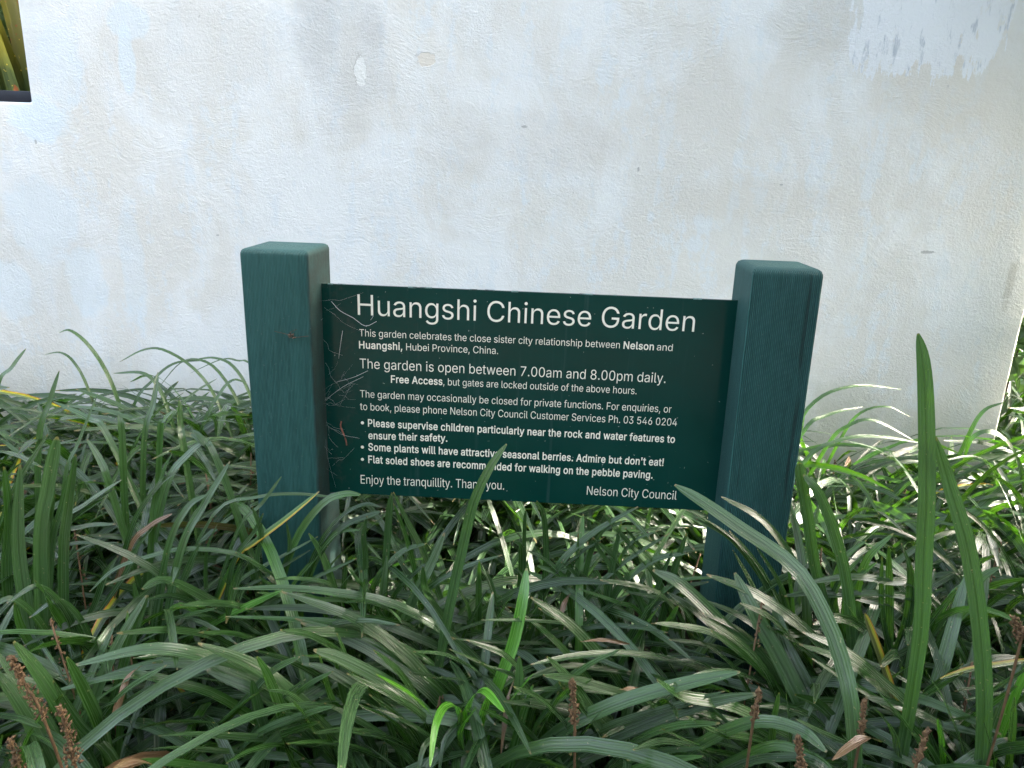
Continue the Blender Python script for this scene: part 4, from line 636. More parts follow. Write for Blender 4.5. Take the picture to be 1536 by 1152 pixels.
plant('clump of curling leaves spreading along the bottom edge, left of centre', [
 ([(337, 1160), (383, 1103), (457, 1072), (500, 1060)], 18, dict(tone=.6)), ([(520, 1160), (480, 1110), (457, 1075), (440, 1052)], 22, dict(tone=.75)), ([(520, 1130), (450, 1113), (367, 1106), (290, 1102), (238, 1104)], 17, dict(tone=.5)),
 ([(420, 1150), (424, 1080), (404, 1020), (385, 985)], 18, dict(tone=.3, lime=.2)), ([(560, 1160), (500, 1100), (440, 1045), (400, 1035)], 16, dict(tone=.4)), ([(300, 1120), (350, 1070), (405, 1010), (450, 985)], 16, dict(tone=.4)),
 ([(640, 1140), (583, 1108), (520, 1096), (470, 1100)], 19, dict(tone=.35)), ([(480, 1160), (430, 1120), (380, 1125), (340, 1145)], 14, dict(tone=.5, lime=.25))],
 [], [([(245, 1160), (300, 1113), (341, 1086)], 25, dict(label='bright green leaf', lime=.35, tone=.5))])
plant('clump with long leaves sweeping down to the right under the middle of the sign', [
 ([(741, 1022), (712, 987), (655, 940), (584, 904), (512, 890), (430, 882), (350, 883)], 17, dict(tone=.7)), ([(680, 1070), (669, 1051), (612, 987), (558, 944), (512, 919), (423, 888)], 22, dict(tone=.55)),
 ([(712, 1160), (637, 1069), (583, 1026), (512, 988), (470, 975)], 22, dict(tone=.7)), ([(745, 1040), (726, 1015), (673, 984), (620, 977)], 13), ([(700, 1150), (640, 1080), (590, 1045), (520, 1010)], 15, dict(tone=.4)),
 ([(655, 1125), (630, 1060), (600, 1010), (560, 975)], 15, dict(tone=.25)), ([(600, 1100), (560, 1050), (530, 1010), (505, 950)], 15, dict(tone=.3)), ([(550, 1050), (520, 990), (470, 955), (420, 945)], 14, dict(tone=.5))])
plant('single clump of upright leaves whose longest blade crosses the sign lettering', [
 ([(655, 1019), (673, 919), (698, 804), (712, 750), (736, 700), (760, 666)], 16, dict(tone=.85, yt=-.16, yr=-.14)), ([(577, 880), (582, 794), (585, 760), (588, 739)], 11, dict(tone=.45)), ([(672, 930), (637, 833), (612, 785), (590, 738)], 11, dict(tone=.5)),
 ([(580, 1012), (616, 908), (645, 850), (667, 799)], 17, dict(tone=.6)), ([(718, 950), (718, 890), (719, 842)], 10, dict(tone=.6)), ([(748, 925), (738, 885), (722, 845)], 9), ([(722, 990), (741, 940), (770, 888)], 11, dict(lime=.3)),
 ([(700, 1010), (672, 940), (640, 890), (634, 850)], 13, dict(tone=.35)), ([(600, 980), (575, 930), (552, 890), (520, 850)], 12), ([(640, 1000), (600, 930), (560, 905), (515, 903)], 12, dict(tone=.4)), ([(550, 960), (560, 880), (600, 830), (640, 815)], 11)])
plant('fresh lime green young plant in the middle of the bottom edge', [
 ([(718, 1135), (741, 1044), (769, 969), (784, 900), (790, 852)], 19, dict(lime=.6, tone=.2, zt=.39)), ([(695, 1135), (690, 1080), (683, 1058), (666, 1061), (653, 1090), (645, 1150)], 13, dict(lime=1, tone=.7, zt=.40)),
 ([(705, 1130), (700, 1070), (722, 1035), (757, 1068)], 15, dict(lime=.9, zt=.40)), ([(668, 1130), (651, 1080), (619, 1044), (564, 1011)], 11, dict(lime=.8, tone=.3, zt=.39)), ([(712, 1130), (722, 1080), (735, 1040)], 14, dict(lime=.7, tone=.2)),
 ([(700, 1140), (690, 1100), (715, 1060)], 10, dict(lime=.6, tone=.1)), ([(730, 1120), (760, 1060), (800, 1010)], 10, dict(lime=.6))])
plant('pale upright blade and tangled leaves right of the lime green plant', [
 ([(772, 1160), (778, 1062), (779, 984)], 18, dict(tone=.85, zt=.33)), ([(790, 1135), (830, 1062), (854, 1030)], 17, dict(tone=.85)), ([(980, 1160), (905, 1090), (859, 1026), (820, 985)], 24, dict(tone=.35)),
 ([(1010, 1085), (959, 1051), (869, 1022), (815, 1013)], 18, dict(tone=.6)), ([(1090, 1025), (1024, 994), (941, 980), (869, 983), (796, 997)], 14, dict(tone=.75)), ([(950, 1060), (916, 1005), (859, 940), (796, 896)], 21, dict(tone=.55)),
 ([(900, 960), (860, 938), (800, 931), (722, 930)], 9), ([(800, 1100), (790, 1030), (760, 985), (700, 960)], 14, dict(tone=.4)), ([(820, 1120), (840, 1040), (880, 1000), (930, 975)], 14, dict(tone=.5)), ([(870, 1150), (850, 1090), (812, 1050), (770, 1030)], 15, dict(tone=.3))],
 [([(862, 1085), (858, 1020)], 13, -.36)])
plant('very broad leaves arching from the bottom edge towards the right corner', [
 ([(770, 1165), (834, 1101), (923, 1056), (1024, 1026), (1110, 1008)], 24, dict(tone=.8)), ([(960, 1175), (1024, 1133), (1095, 1094), (1149, 1082), (1203, 1097), (1240, 1128)], 22, dict(tone=.85)),
 ([(1090, 1000), (1024, 1030), (977, 1062), (903, 1107)], 14, dict(tone=.7)), ([(1230, 1130), (1167, 1094), (1095, 1058), (1024, 1044), (985, 1020)], 21, dict(tone=.7, lime=.25)), ([(1150, 1040), (1131, 1019), (1078, 1007), (1000, 1030)], 12),
 ([(1110, 1165), (1060, 1130), (1000, 1112), (950, 1125)], 18, dict(tone=.5)), ([(1190, 1140), (1140, 1110), (1080, 1100), (1030, 1075)], 18, dict(tone=.35, lime=.25)), ([(900, 1165), (950, 1115), (1010, 1090), (1080, 1085)], 18, dict(tone=.45)),
 ([(1187, 1160), (1183, 1080), (1176, 1013)], 13, dict(tone=.6))],
 [([(1203, 1165), (1197, 1103)], 13, -.42), ([(1130, 1080), (1140, 1035)], 10, -.36)])
plant('great arching leaves leaning across the foot of the right post', [
 ([(1281, 1098), (1267, 1008), (1238, 926), (1192, 851), (1113, 794), (1050, 750), (1012, 727)], 24, dict(tone=.8, yt=-.10, yr=-.30)), ([(1250, 985), (1224, 912), (1185, 833), (1142, 779), (1082, 745)], 13, dict(tone=.6)),
 ([(1190, 990), (1174, 937), (1138, 854), (1094, 796)], 13, dict(tone=.5)), ([(1150, 930), (1131, 883), (1099, 825)], 11, dict(tone=.2)), ([(1240, 1140), (1210, 1072), (1174, 997), (1131, 919), (1102, 859)], 27, dict(tone=.9)),
 ([(1290, 1060), (1253, 997), (1203, 940), (1131, 890), (1060, 862)], 20, dict(tone=.65)), ([(1190, 1075), (1174, 1062), (1149, 997), (1095, 947), (1024, 879), (979, 855)], 23, dict(tone=.7)), ([(1150, 1030), (1117, 983), (1070, 951), (1024, 940), (983, 935)], 17, dict(tone=.7)),
 ([(1240, 1040), (1200, 980), (1160, 930), (1110, 905)], 15, dict(tone=.3)), ([(1180, 1080), (1150, 1010), (1110, 965), (1050, 925)], 15, dict(tone=.25))])
plant('tufted leaves in front of the sign between its centre and the right post', [
 ([(800, 935), (816, 890), (841, 844), (887, 801), (957, 760)], 12, dict(tone=.5)), ([(900, 970), (909, 901), (932, 782)], 13, dict(tone=.55)), ([(968, 920), (934, 851), (889, 806)], 13, dict(tone=.5)), ([(930, 995), (970, 919), (1004, 877)], 17, dict(tone=.55)),
 ([(812, 905), (819, 850), (816, 776), (805, 751)], 9, dict(tone=.25)), ([(778, 930), (783, 830), (770, 811)], 12, dict(tone=.2)), ([(990, 940), (1010, 860), (1030, 800)], 11, dict(tone=.3)), ([(1010, 930), (980, 860), (930, 800), (905, 770)], 11, dict(tone=.4)),
 ([(860, 950), (850, 880), (825, 845), (790, 825)], 11, dict(tone=.35)), ([(900, 940), (930, 880), (980, 840), (1030, 830)], 11, dict(tone=.45)), ([(870, 920), (880, 850), (900, 800), (940, 780)], 9, dict(tone=.3)), ([(1040, 960), (1000, 900), (960, 880), (900, 870)], 12, dict(tone=.4))])
plant('stiff clump with the tallest upright blade, standing out against the white wall', [
 ([(1380, 960), (1385, 847), (1390, 740), (1389, 620), (1385, 545), (1377, 500)], 25, dict(tone=1, yt=-.22, yr=-.25)), ([(1476, 1090), (1471, 955), (1453, 829), (1428, 740), (1403, 655)], 24, dict(tone=.8, yt=-.22, yr=-.28)),
 ([(1385, 1095), (1421, 972), (1450, 860)], 20, dict(tone=.75)), ([(1332, 1000), (1334, 910), (1333, 820)], 13, dict(tone=.2)), ([(1360, 985), (1396, 933), (1436, 882)], 11, dict(tone=.15)), ([(1385, 890), (1328, 872), (1274, 865), (1208, 875)], 14, dict(tone=.5)),
 ([(1310, 1040), (1335, 1019), (1404, 971)], 16, dict(tone=.65)), ([(1340, 990), (1360, 930), (1365, 860), (1352, 815)], 13, dict(tone=.3)), ([(1410, 1000), (1430, 930), (1470, 870), (1500, 850)], 14, dict(tone=.4))],
 [([(1292, 1100), (1296, 1050)], 9, -.36)])
plant('clump with two blunt upright leaves just right of the ribbed post', [
 ([(1240, 930), (1222, 850), (1212, 780), (1203, 725), (1199, 694)], 18, dict(tone=.8, blunt=.03, yt=-.05, yr=-.06)), ([(1280, 990), (1271, 883), (1253, 804), (1228, 740), (1205, 712)], 17, dict(tone=.65, yt=-.06, yr=-.1)), ([(1296, 1000), (1289, 940), (1262, 895)], 12, dict(lime=.25, tone=.2)),
 ([(1300, 960), (1285, 900), (1300, 840), (1340, 800)], 12), ([(1260, 950), (1250, 890), (1265, 840), (1300, 810)], 11, dict(tone=.3))])
plant('clump with a leaf whose torn tip has withered red and yellow, low at right', [
 ([(1407, 1145), (1374, 1072), (1321, 1019), (1267, 976), (1203, 948)], 21, dict(tone=.7)), ([(1453, 1160), (1435, 1097), (1414, 1047), (1386, 1002)], 20, dict(tone=.75)), ([(1325, 1152), (1290, 1125), (1238, 1101), (1194, 1079)], 15), ([(1416, 1160), (1412, 1110), (1406, 1078)], 11, dict(lime=.6)),
 ([(1480, 1160), (1525, 1037), (1565, 960)], 12, dict(lime=.5, tone=.3)), ([(1430, 1095), (1470, 1050), (1545, 1000)], 14, dict(tone=.3)), ([(1565, 995), (1471, 1001), (1410, 1018)], 10, dict(edge=.6)), ([(1510, 1165), (1518, 1100), (1522, 1045)], 13, dict(tone=.6)), ([(1350, 1160), (1340, 1100), (1310, 1060)], 14, dict(tone=.3))],
 [([(1375, 1145), (1392, 1095)], 10, -.42), ([(1532, 960), (1520, 925)], 16, -.3)],
 [([(1362, 1130), (1346, 1062), (1321, 985), (1297, 920)], 13, dict(label='leaf withered red at its torn tip', edge=1, dry=.35, tone=.7, blunt=.03))])
plant('thin leaves around the foot of the left post, one with a yellow edge', [
 ([(318, 775), (385, 746), (450, 741), (522, 749)], 3, dict(yt=-.04, yr=-.05)), ([(355, 800), (393, 755), (422, 715)], 7), ([(420, 890), (431, 843), (453, 793), (487, 753), (517, 741), (541, 742)], 13, dict(lime=.25)), ([(350, 890), (366, 866), (415, 839), (477, 805)], 9), ([(432, 890), (471, 839), (505, 800), (541, 795)], 8, dict(lime=.2)),
 ([(500, 880), (483, 832), (463, 800)], 12, dict(lime=.2)), ([(424, 883), (397, 854), (353, 829)], 11), ([(520, 930), (500, 880), (450, 868), (410, 870)], 10), ([(490, 940), (512, 880), (540, 850)], 9), ([(340, 900), (352, 840), (380, 800), (395, 770)], 9, dict(tone=.4)), ([(410, 920), (386, 850), (392, 800), (378, 760)], 9, dict(tone=.5))],
 [], [([(352, 842), (380, 815), (426, 780), (479, 737)], 12, dict(label='leaf with an orange and yellow edge', edge=1, lime=.35, tone=.7))])
BY = .30
plant('long thin leaves curving up against the wall, left of the sign', [
 ([(180, 610), (159, 557), (133, 518), (106, 496), (88, 499)], 6, dict(yt=.42, yr=.42)), ([(135, 590), (112, 545), (91, 529), (67, 532)], 4, dict(yt=.48, yr=.45)), ([(330, 610), (295, 557), (251, 527), (218, 524), (179, 543)], 5, dict(yt=.45, yr=.42)),
 ([(378, 600), (351, 551), (322, 537), (288, 540)], 5, dict(yt=.5, yr=.45)), ([(-6, 590), (18, 551), (39, 523)], 8, dict(yt=.25, yr=.25)), ([(365, 620), (330, 560), (300, 540), (270, 545), (235, 585)], 5, dict(yt=.5, yr=.46)), ([(200, 610), (230, 570), (262, 545), (310, 540)], 5, dict(yt=.5, yr=.46)),
 ([(385, 560), (355, 541), (330, 540), (285, 560)], 3, dict(yt=.55, yr=.5)), ([(260, 640), (240, 585), (215, 560), (170, 560)], 6, dict(yt=.4, yr=.38)), ([(300, 650), (330, 590), (350, 570), (370, 575)], 6, dict(yt=.4, yr=.38))])
plant('scattered mid height leaves left of the left post, one of them dead and brown', [
 ([(165, 660), (133, 628), (80, 602)], 9, dict(yt=.12, yr=.08)), ([(277, 680), (271, 640), (269, 600)], 10, dict(yt=.12, yr=.1)), ([(216, 665), (230, 604), (237, 558)], 8, dict(yt=.15, yr=.1)), ([(58, 665), (74, 604), (89, 556)], 9, dict(yt=.12, yr=.1)), ([(97, 722), (118, 663), (147, 590)], 6, dict(yt=.05, yr=.02, tone=.7)),
 ([(270, 830), (304, 760), (345, 692)], 12, dict(yt=-.06, yr=-.1)), ([(250, 830), (280, 763), (309, 742)], 10, dict(yt=-.08, yr=-.1)), ([(248, 735), (283, 681), (315, 656)], 13, dict(yt=.03, yr=.0, tone=.85)), ([(230, 770), (245, 710), (258, 680)], 10), ([(165, 730), (150, 690), (131, 659)], 10, dict(yt=.02, yr=0)),
 ([(75, 815), (124, 790), (173, 786)], 9), ([(80, 800), (130, 755), (182, 720)], 11), ([(325, 690), (305, 665), (285, 650)], 9, dict(yt=.03, yr=0)), ([(345, 740), (325, 690), (300, 655), (288, 645)], 10, dict(yt=0.02, yr=0)), ([(190, 800), (185, 700), (182, 640), (178, 622)], 10, dict(yt=0.04, yr=0.02)),
 ([(240, 655), (246, 630), (262, 615)], 9, dict(yt=.1, yr=.1))],
 [], [([(192, 828), (224, 790), (258, 771)], 12, dict(label='dead brown leaf', dry=1))])
plant('long thin leaf arching up the wall, right of the ribbed post', [
 ([(1200, 650), (1207, 619), (1237, 592), (1275, 580), (1310, 579), (1352, 584)], 6, dict(yt=.45, yr=.4)), ([(1200, 655), (1240, 623), (1294, 610)], 6, dict(yt=.35, yr=.3)), ([(1445, 670), (1473, 619), (1506, 603)], 6, dict(yt=.5, yr=.5)), ([(1260, 660), (1290, 620), (1330, 610), (1365, 625)], 5, dict(yt=.5, yr=.5)),
 ([(1240, 670), (1270, 640), (1310, 630), (1370, 660)], 6, dict(yt=.4, yr=.4)), ([(1530, 700), (1495, 650), (1460, 655), (1445, 690)], 7, dict(yt=.3, yr=.3)), ([(1200, 700), (1260, 660), (1320, 655), (1385, 665)], 7, dict(yt=.25, yr=.2))])

# ground cover: the rest of the planting, one mass that nobody could count
def blocked(q, y):
    """would a leaf here stand in front of the sign or above the ragged top of the planting?"""
    x, v = q
    if y < .02 and 345 < x < 1250:
        if v < 775 and 470 < x < 1090: return True
        if v < 790: return True
    lim = 558 + 26 * math.sin(x * .021) + 16 * math.sin(x * .057) if x < 420 else 640 + 14 * math.sin(x * .03)
    return v < lim and (x < 420 or x > 1150) and not (x > 1480 and y > .75)
def inside(p):
    if p.z < H and -.012 < p.x < .108 and -.012 < p.y < .11: return True
    if p.z < H and .706 < p.x < .83 and -.012 < p.y < .11: return True
    if PZ0 - .01 < p.z < PZ1 + .01 and .09 < p.x < .73 and PY - .02 < p.y < PY + .02: return True
    return p.x < XE + .01 and WALL_Y - .012 < p.y < WALL_Y + .12
mass = MB(); nb = 0
def clump(cx, cy, n, hmul, wmul, segs):
    global nb
    for _ in range(n):
        for att in range(3):
            az = rnd.uniform(0, 6.283); rr = abs(rnd.gauss(0, .030)); p = Vector((cx + math.cos(az) * rr, cy + math.sin(az) * rr, -.005))
            az += rnd.gauss(0, .5); el = rnd.uniform(R(58), R(88)); L = rnd.uniform(.32, .56) * hmul; bend = rnd.uniform(.9, 2.6) * (1.25 if att else 1)
            if att == 2: L *= .6
            pts = [p]; k = 7; side = rnd.gauss(0, .35)
            for i in range(k):
                t = (i + .5) / k; e = el - bend * t ** 1.4; a2 = az + side * t
                pts.append(pts[-1] + Vector((math.cos(a2) * math.cos(e), math.sin(a2) * math.cos(e), math.sin(e))) * (L / k))
            ok = True
            for q in pts[1:]:
                if q.z < .004 or inside(q): ok = False; break
                if q.y < -.30 and q.z > .40 + (q.y + .30) * .35: ok = False; break
                v = px(q)
                if v and -100 < v[0] < 1640 and blocked(v, q.y): ok = False; break
                if (q - CAM).length < .42: ok = False; break
            if ok: break
        else: continue
        d = rnd.random(); dry = 1 if d < .008 else 0
        blade(mass, pts, rnd.uniform(.008, .0155) * wmul, rnd.random() ** 1.6 * .8, rnd.uniform(.15, .5) if d > .97 else 0, dry, 1 if .03 < d < .037 else 0, rnd.uniform(.08, .26), segs, 0, rnd.choice((.10, .10, .04)), rnd.gauss(0, .9),
              Vector((rnd.gauss(0, .6), rnd.gauss(-.6, .6), .2)))
        nb += 1
S = .105
gx = -1.55
while gx < 2.5:
    gy = -1.05
    while gy < 1.9:
        x, y = gx + rnd.uniform(-.05, .05), gy + rnd.uniform(-.05, .05)
        gy += S
        if y > WALL_Y - .05 and x < XE + .08: continue
        if y < -.55 and abs(x - .42) < .5 and (Vector((x, y, 0)) - Vector((CAM.x, CAM.y, 0))).length < .30: continue
        if (-.03 < x < .13 or .69 < x < .85) and -.03 < y < .13: continue
        far = y > .9 or y < -.7 or x > 1.75 or x < -1.2
        clump(x, y, 5 if .36 < x < .95 and .03 < y < .6 else 11 if far else 11 if y < -.02 else (12 if x > .8 and y > .15 else 22) if y > .3 else 13 if x > .8 and y > .1 else 16, (.58 + .34 * max(0, min(1, (y + .40) / .36))) if y < -.02 else 1.35 if y > .3 else 1.0, 1.12 if y < -.02 else 1.0, 8 if far else 12)
    gx += S
# longer leaves that arch over the top of the front of the bed
def sweep(n):
    k = 0; t_ = 0
    while k < n and t_ < n * 14:
        t_ += 1; y = rnd.uniform(-.62, .12); x = .42 + rnd.uniform(-1.05, 1.05) * (.62 + .45 * (y + .62)); az = rnd.uniform(0, 6.283); L = rnd.uniform(.46, .72); el = rnd.uniform(R(58), R(80)); bend = rnd.uniform(1.3, 2.3)
        pts = [Vector((x, y, -.005))]; side = rnd.gauss(0, .4)
        for i in range(8):
            q = (i + .5) / 8; e = el - bend * q ** 1.5; a2 = az + side * q
            pts.append(pts[-1] + Vector((math.cos(a2) * math.cos(e), math.sin(a2) * math.cos(e), math.sin(e))) * (L / 8))
        if any(inside(q) or q.z < .02 or q.z > .43 or (q - CAM).length < .50 for q in pts[1:]): continue
        if any((lambda v: v and blocked(v, q.y))(px(q)) for q in pts[1:]): continue
        blade(mass, pts, rnd.uniform(.011, .017), rnd.uniform(.3, 1), rnd.uniform(.2, .5) if rnd.random() > .93 else 0, 0, 1 if rnd.random() > .985 else 0, rnd.uniform(.12, .30), 14, 0, rnd.choice((.10, .08, .04)), rnd.gauss(0, .7)); k += 1
sweep(38)
# brown flower stalks with a few husks among the leaves
for _ in range(80):
    x, y = rnd.uniform(-1.1, 1.6), rnd.uniform(-.25, .7)
    h = rnd.uniform(.20, .36); p = Vector((x, y, 0)); q = p + Vector((rnd.gauss(0, .025), rnd.gauss(0, .025), h)); v = px(q)
    if inside(p) or inside(q) or (v and blocked(v, y)): continue
    tube(mass, [p, (p + q) / 2 + Vector((rnd.gauss(0, .004), 0, 0)), q], .0013, 5, 2); husks(mass, p + (q - p) * rnd.uniform(.55, .7), q, .0055, 26)
    mass.mi[-26 * 8:] = [1] * (26 * 8)
gc = mass.build('ground_cover', [M_LEAF, M_HUSK, M_STEM])
tag(gc, 'dense bed of dark green strap leaves filling the ground up to the wall', 'ground cover', kind='stuff')

# ---------------------------------------------------------------- fallen leaves
def fallen(pts2d, y, wpx, label, curl=.25):
    mb = MB(); pts = [at_y(a, b, y + .02 * i) for i, (a, b) in enumerate(pts2d)]
    wd = wpx * (pts[0] - CAM).dot(cf) / F
    blade(mb, pts, wd, rnd.uniform(.1, .8), 0, 1, 0, curl, 16, 0, .12, rnd.choice((-1, 1)) * rnd.uniform(1.2, 2.4), None, True)
    o = mb.build('fallen_leaf', M_LEAF, origin=sum(pts, Vector()) / len(pts)); tag(o, label, 'dead leaf', 'dead leaves caught in the planting')
fallen([(1248, 1140), (1275, 1120), (1300, 1106), (1322, 1113)], -.42, 17, 'curled brown dead leaf in the planting at lower right, above the bottom edge')
fallen([(170, 1152), (205, 1142), (248, 1152)], -.46, 16, 'curled dead leaf at the bottom edge near the left corner')
fallen([(160, 1100), (180, 1050), (193, 1015), (213, 998)], -.34, 12, 'reddish brown dead leaf deep among leaves below the left seed heads')
fallen([(838, 935), (847, 905), (856, 888)], -.10, 9, 'dead leaf standing in the gap under the sign')
fallen([(750, 1140), (757, 1085), (763, 1045), (775, 1010)], -.31, 8, 'long dead strip beside the lime green plant')
fallen([(930, 1034), (952, 1036), (985, 1041)], -.28, 10, 'dead leaf lying among blades right of centre')
fallen([(868, 963), (905, 960), (945, 966)], -.2, 6, 'thin dead leaf lying below the right half of the sign')
fallen([(622, 788), (640, 786), (655, 782)], .42, 5, 'small dead leaf in the shade just under the sign, left of centre')

# ---------------------------------------------------------------- cobweb and twig by the left post
def cobweb():
    mb = MB(); r2 = random.Random(3)
    def strand(a, b, sag=.012, r=.00022, ya=None, yb=None):
        A = at_y(a[0], a[1], PY - .006 if ya is None else ya); B = at_y(b[0], b[1], PY - .006 if yb is None else yb); M_ = (A + B) / 2 + Vector((r2.gauss(0, .002), r2.gauss(-.002, .003), -sag * (A - B).length * 4))
        Q = (A * .7 + B * .3) + Vector((r2.gauss(0, .0016), r2.gauss(0, .0015), r2.gauss(-.001, .0018)))
        tube(mb, catmull([A, Q, M_, B], 9), r, 4)
    # the two thick lines caught by the light
    for L, r in (([(497, 452), (510, 466), (530, 477), (548, 489), (565, 482)], .0003), ([(514, 496), (511, 515), (508, 538)], .00024), ([(505, 573), (530, 566), (552, 556)], .00024), ([(488, 600), (515, 580), (545, 565)], .0002), ([(484, 478), (475, 487), (471, 497)], .00024), ([(556, 480), (560, 474)], .0003)):
        tube(mb, catmull([at_y(x, y, PY - .006 - .004 * (i % 2)) for i, (x, y) in enumerate(L)], 12), r, 5)
    for _ in range(14):
        y = r2.uniform(450, 700); a = (r2.uniform(476, 492), y); b = (a[0] + abs(r2.gauss(0, 26)) + 5, y + r2.gauss(0, 24)); strand(a, b, .02, r2.choice((.00004, .00006, .00009)), PY - r2.uniform(.002, .03))
    for _ in range(12):
        a = (r2.uniform(484, 520), r2.uniform(560, 610)); b = (a[0] + r2.gauss(8, 16), a[1] + r2.gauss(-4, 14)); strand(a, b, .02, .00006)
    for _ in range(8):
        strand((r2.uniform(480, 500), r2.uniform(600, 735)), (r2.uniform(486, 540), r2.uniform(600, 735)), .02, .00008)
    o = mb.build('cobweb', M_WEB, origin=at_y(490, 560, PY - .006)); tag(o, 'dusty white cobweb strung from the left post onto the sign panel', 'cobweb')
    mb = MB(); pts = [at_y(x, y, PY - .006) for x, y in ((512, 632), (511, 640), (515, 650), (519, 661), (520, 668))]
    tube(mb, catmull(pts, 12), lambda t: .0013 * (1 - .4 * abs(t - .4)), 6)
    o = mb.build('twig', M_TWIG, origin=pts[2]); tag(o, 'small reddish brown curved twig hanging in the cobweb on the sign', 'twig')
    mb = MB(); pts = [at_y(x, y, -.006) for x, y in ((412, 497), (432, 502), (441, 506), (463, 504))]
    tube(mb, catmull(pts, 10), .00045, 5); tube(mb, [pts[1], at_y(436, 498, -.008), at_y(445, 494, -.006)], .0004, 5); husks(mb, pts[1], pts[2], .003, 12)
    o = mb.build('cobweb', M_BARK, origin=pts[1]); tag(o, 'brown debris caught in web on the face of the left post', 'debris')
    o.name = 'web_debris'
cobweb()

# ---------------------------------------------------------------- plants beyond the wall
def leaf_mat(name, a, b_, trans, rough=.45):
    m, nt, b = mat(name); g = NT(nt); at = g.n('VertexColor', layer_name='tone'); sp = g.n('SeparateColor'); g.put(sp.inputs[0], at.outputs[0])
    n_ = g.noise(g.coord('Object'), 18, 4, .6); c = g.mix(sp.outputs[0], rgb(*a), rgb(*b_)); c = g.mix(g.mapr(n_, .35, .7, 0, .5), c, rgb(a[0] * 1.5, a[1] * 1.2, a[2]))
    g.put(b.inputs['Base Color'], c); b.inputs['Roughness'].default_value = rough
    tr = g.n('BsdfTranslucent'); g.put(tr.inputs[0], g.mix(1, c, rgb(1.8, 2.4, .6), 'MULTIPLY')); mx = g.n('MixShader'); mx.inputs[0].default_value = trans
    g.put(mx.inputs[1], b.outputs[0]); g.put(mx.inputs[2], tr.outputs[0]); g.put(nt.nodes['Material Output'].inputs[0], mx.outputs[0]); return m
M_BUSH = leaf_mat('shrub_leaf', (.030, .066, .022), (.078, .130, .045), .15)
M_PADDLE = leaf_mat('paddle_leaf', (.050, .095, .045), (.110, .170, .085), .3, .35)
def flax_material():
    m, nt, b = mat('flax_leaf'); g = NT(nt); uv = g.n('UVMap', uv_map='UV').outputs[0]; su = g.n('SeparateXYZ'); g.put(su.inputs[0], uv); U, V = su.outputs[0], su.outputs[1]
    at = g.n('VertexColor', layer_name='tone'); sp = g.n('SeparateColor'); g.put(sp.inputs[0], at.outputs[0])
    cx = g.n('CombineXYZ'); g.put(cx.inputs[0], g.math('MULTIPLY', U, 7)); g.put(cx.inputs[1], g.math('MULTIPLY', V, .5)); g.put(cx.inputs[2], g.math('MULTIPLY', sp.outputs[0], 30)); st = g.noise(cx.outputs[0], 1.5, 3)
    c = g.mix(g.mapr(st, .35, .65), rgb(.022, .048, .012), rgb(.062, .092, .022)); o = g.coord('Object')
    up = g.n('SeparateXYZ'); g.put(up.inputs[0], o)
    c = g.mix(g.math('MULTIPLY', g.mapr(g.math('ADD', up.outputs[2], g.math('MULTIPLY', g.noise(o, 9, 3), .25)), 1.18, 1.34), .8), c, rgb(.135, .125, .010))
    c = g.mix(g.mapr(g.noise(o, 34, 2), .66, .72, 0, .8), c, rgb(.25, .055, .012)); c = g.mix(g.mapr(g.noise(o, 70, 1), .72, .75, 0, .8), c, rgb(.45, .35, .05))
    g.put(b.inputs['Base Color'], c); b.inputs['Roughness'].default_value = .4
    tr = g.n('BsdfTranslucent'); g.put(tr.inputs[0], c); mx = g.n('MixShader'); mx.inputs[0].default_value = .3; g.put(mx.inputs[1], b.outputs[0]); g.put(mx.inputs[2], tr.outputs[0]); g.put(nt.nodes['Material Output'].inputs[0], mx.outputs[0]); return m
def flax():
    mb = MB(); r2 = random.Random(5); base = Vector((-1.02, 1.22, 0)); m_ = flax_material()
    for i in range(80):
        a = r2.uniform(-1, 1); h = r2.uniform(1.2, 1.75); y = base.y + r2.uniform(-.14, .25); x = base.x + a * .10
        tip = Vector((x + a * .42, y + r2.uniform(-.1, .1), h)); p0 = Vector((x, y, -.01))
        blade(mb, [p0, p0 + Vector((a * .05, 0, h * .35)), p0 + Vector((a * .18, 0, h * .7)), tip], r2.uniform(.040, .065), r2.random(), 0, 0, 0, .18, 14, 0, .10, r2.gauss(0, .4), Vector((r2.gauss(0, .3), -1, 0)))
    o = mb.build('flax_plant', m_, origin=Vector((base.x, base.y, 0))); tag(o, 'tall olive and yellow flax leaves seen through the opening at upper left', 'plant')
flax()

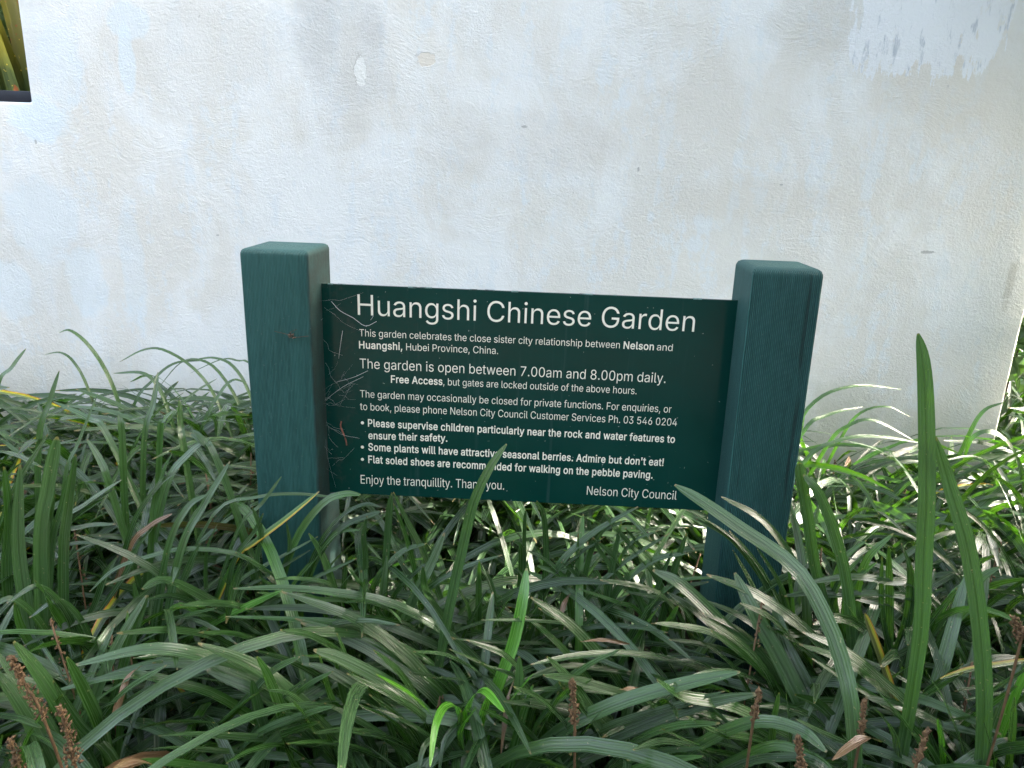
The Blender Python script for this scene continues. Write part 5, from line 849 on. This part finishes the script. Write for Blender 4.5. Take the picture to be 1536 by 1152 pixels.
def leafy(name, c, rx, ry, rz, n, size, m, label, cat, group=None, trunk=None, seed=1, keep=None, foot=None):
    """trunk with limbs and a crown of single leaves gathered in clumps"""
    r2 = random.Random(seed); c = Vector(c); base = Vector(foot or (c.x, c.y, 0)); t = empty(name, base); tag(t, label, cat, group); bpy.context.view_layer.update()
    mb = MB(); cl = []
    for i in range(max(7, n // 75)):
        while True:
            p = Vector((r2.uniform(-1, 1), r2.uniform(-1, 1), r2.uniform(-1, 1)))
            if p.length < 1: break
        cl.append(c + Vector((p.x * rx, p.y * ry, p.z * rz)))
    k = 3 if trunk is None else 1
    for i, q in enumerate(cl):
        s = base + Vector((r2.gauss(0, .03), r2.gauss(0, .03), 0)); j = s + (q - s) * .55 + Vector((0, 0, .1 * (q.z)))
        if trunk: s = Vector((base.x + (c.x - base.x) * .75, base.y + (c.y - base.y) * .75, c.z - rz * .55)); j = (s + q) / 2 + Vector((0, 0, .08))
        tube(mb, catmull([s, j, q], 7), lambda u: (.006 if not trunk else .009) * (1 - .75 * u), 5)
    if trunk: tube(mb, catmull([base - Vector((0, 0, .05)), base + (c - base) * .15 + Vector((.03, 0, (c.z - rz) * .45)), Vector((c.x, c.y, c.z))], 10), lambda u: trunk * (1 - .6 * u), 9)
    o = mb.build('trunk', M_BARK, t); o.matrix_parent_inverse = t.matrix_world.inverted()
    mb = MB(); sd = min(rx, ry, rz) * .30
    for i in range(n):
        q = r2.choice(cl); p = q + Vector((r2.gauss(0, sd), r2.gauss(0, sd), r2.gauss(0, sd)))
        if p.z < .05 or inside(p) or (keep and not keep(p)): continue
        d = Vector((r2.gauss(0, 1), r2.gauss(0, 1), r2.gauss(-.1, .7))).normalized(); s = d.cross(Vector((r2.gauss(0, .4), r2.gauss(0, .4), 1))).normalized(); L = size * r2.uniform(.6, 1.3); W = L * .24; nn = s.cross(d)
        vs = [p, p + d * L * .35 + s * W - nn * L * .03, p + d * L * .35 - s * W - nn * L * .03, p + d * L * .40, p + d * L * .75 + s * W * .7 - nn * L * .1, p + d * L * .75 - s * W * .7 - nn * L * .1, p + d * L - nn * L * .16]
        tn = r2.random(); mb.add(vs, [[0, 3, 1], [0, 2, 3], [1, 3, 6, 4], [2, 5, 6, 3]], None, (tn, 0, 0, 0))
    o = mb.build('crown' if trunk else 'foliage', m, t, smooth=False); o.matrix_parent_inverse = t.matrix_world.inverted()
    return t
def vis_ok(p):
    v = px(p); return not (v and v[0] < 1570 and v[1] > -60 and v[1] < 1200 and p.y < WALL_Y + .05)
leafy('paddle_shrub', (1.86, 1.12, .50), .19, .22, .42, 260, .12, M_PADDLE, 'broad leaved shrub in the sun beyond the right end of the wall', 'shrub', seed=2, keep=lambda p: p.x > XE + .02 or p.y > WALL_Y + .12)
leafy('shrub', (2.35, 2.3, .55), .6, .4, .55, 2200, .10, M_BUSH, 'dark shrub further back past the right end of the wall', 'shrub', seed=3)
leafy('shrub', (-1.3, 2.3, 1.15), 1.1, .5, 1.15, 8500, .15, M_BUSH, 'dark shrub behind the flax seen in the upper left opening', 'shrub', seed=4)
# unseen planting added at the right to block and break up the low sun
leafy('shrub', (2.35, -.62, .74), .45, .80, .72, 8500, .11, M_BUSH, 'dark leafy shrub added to block the sun beside the bed, outside the picture on the right', 'shrub', seed=6, keep=vis_ok)
leafy('occluder_tree', (2.08, .35, 1.92), .36, .85, .46, 6500, .12, M_BUSH, 'small tree added to shade the sign, outside the picture on the right', 'tree', trunk=.05, seed=8, keep=vis_ok, foot=(2.35, 1.15, 0))
leafy('occluder_tree', (4.2, -1.9, 2.0), 1.1, 1.4, 1.3, 9000, .2, M_BUSH, 'spreading tree added to shade the path, outside the picture on the right', 'tree', trunk=.09, seed=9)
leafy('shrub', (2.22, -.02, .72), .36, .27, .70, 8500, .10, M_BUSH, 'leafy shrub added to block the sun beneath a small tree, outside the picture on the right', 'shrub', seed=10, keep=vis_ok)
leafy('shrub', (1.98, .60, .60), .24, .20, .42, 60, .11, M_BUSH, 'thin low shrub added at the wall end to break up the sun, outside the picture', 'shrub', seed=12, keep=vis_ok)
# a tall hedge added behind the path, unseen, to block the low sky
for i in range(9):
    leafy('occluder_hedge', (-6 + i * 1.6, -5.2 + .5 * math.sin(i * 2.1), 1.45), 1.0, .6, 1.5 + .25 * math.sin(i * 1.3), 2600, .22, M_BUSH, 'dark shrub of a tall hedge added to block low sky across the path from the sign, outside the picture', 'shrub', 'added unseen hedge across the path', seed=20 + i)
leafy('occluder_canopy', (.3, -.9, 3.3), 2.6, 1.7, .55, 1300, .22, M_BUSH, 'tall tree added above the picture, its boughs cutting skylight over the bed', 'tree', trunk=.10, seed=11, keep=vis_ok, foot=(-2.9, -1.4, 0))  # unseen canopy added to dim the overhead sky
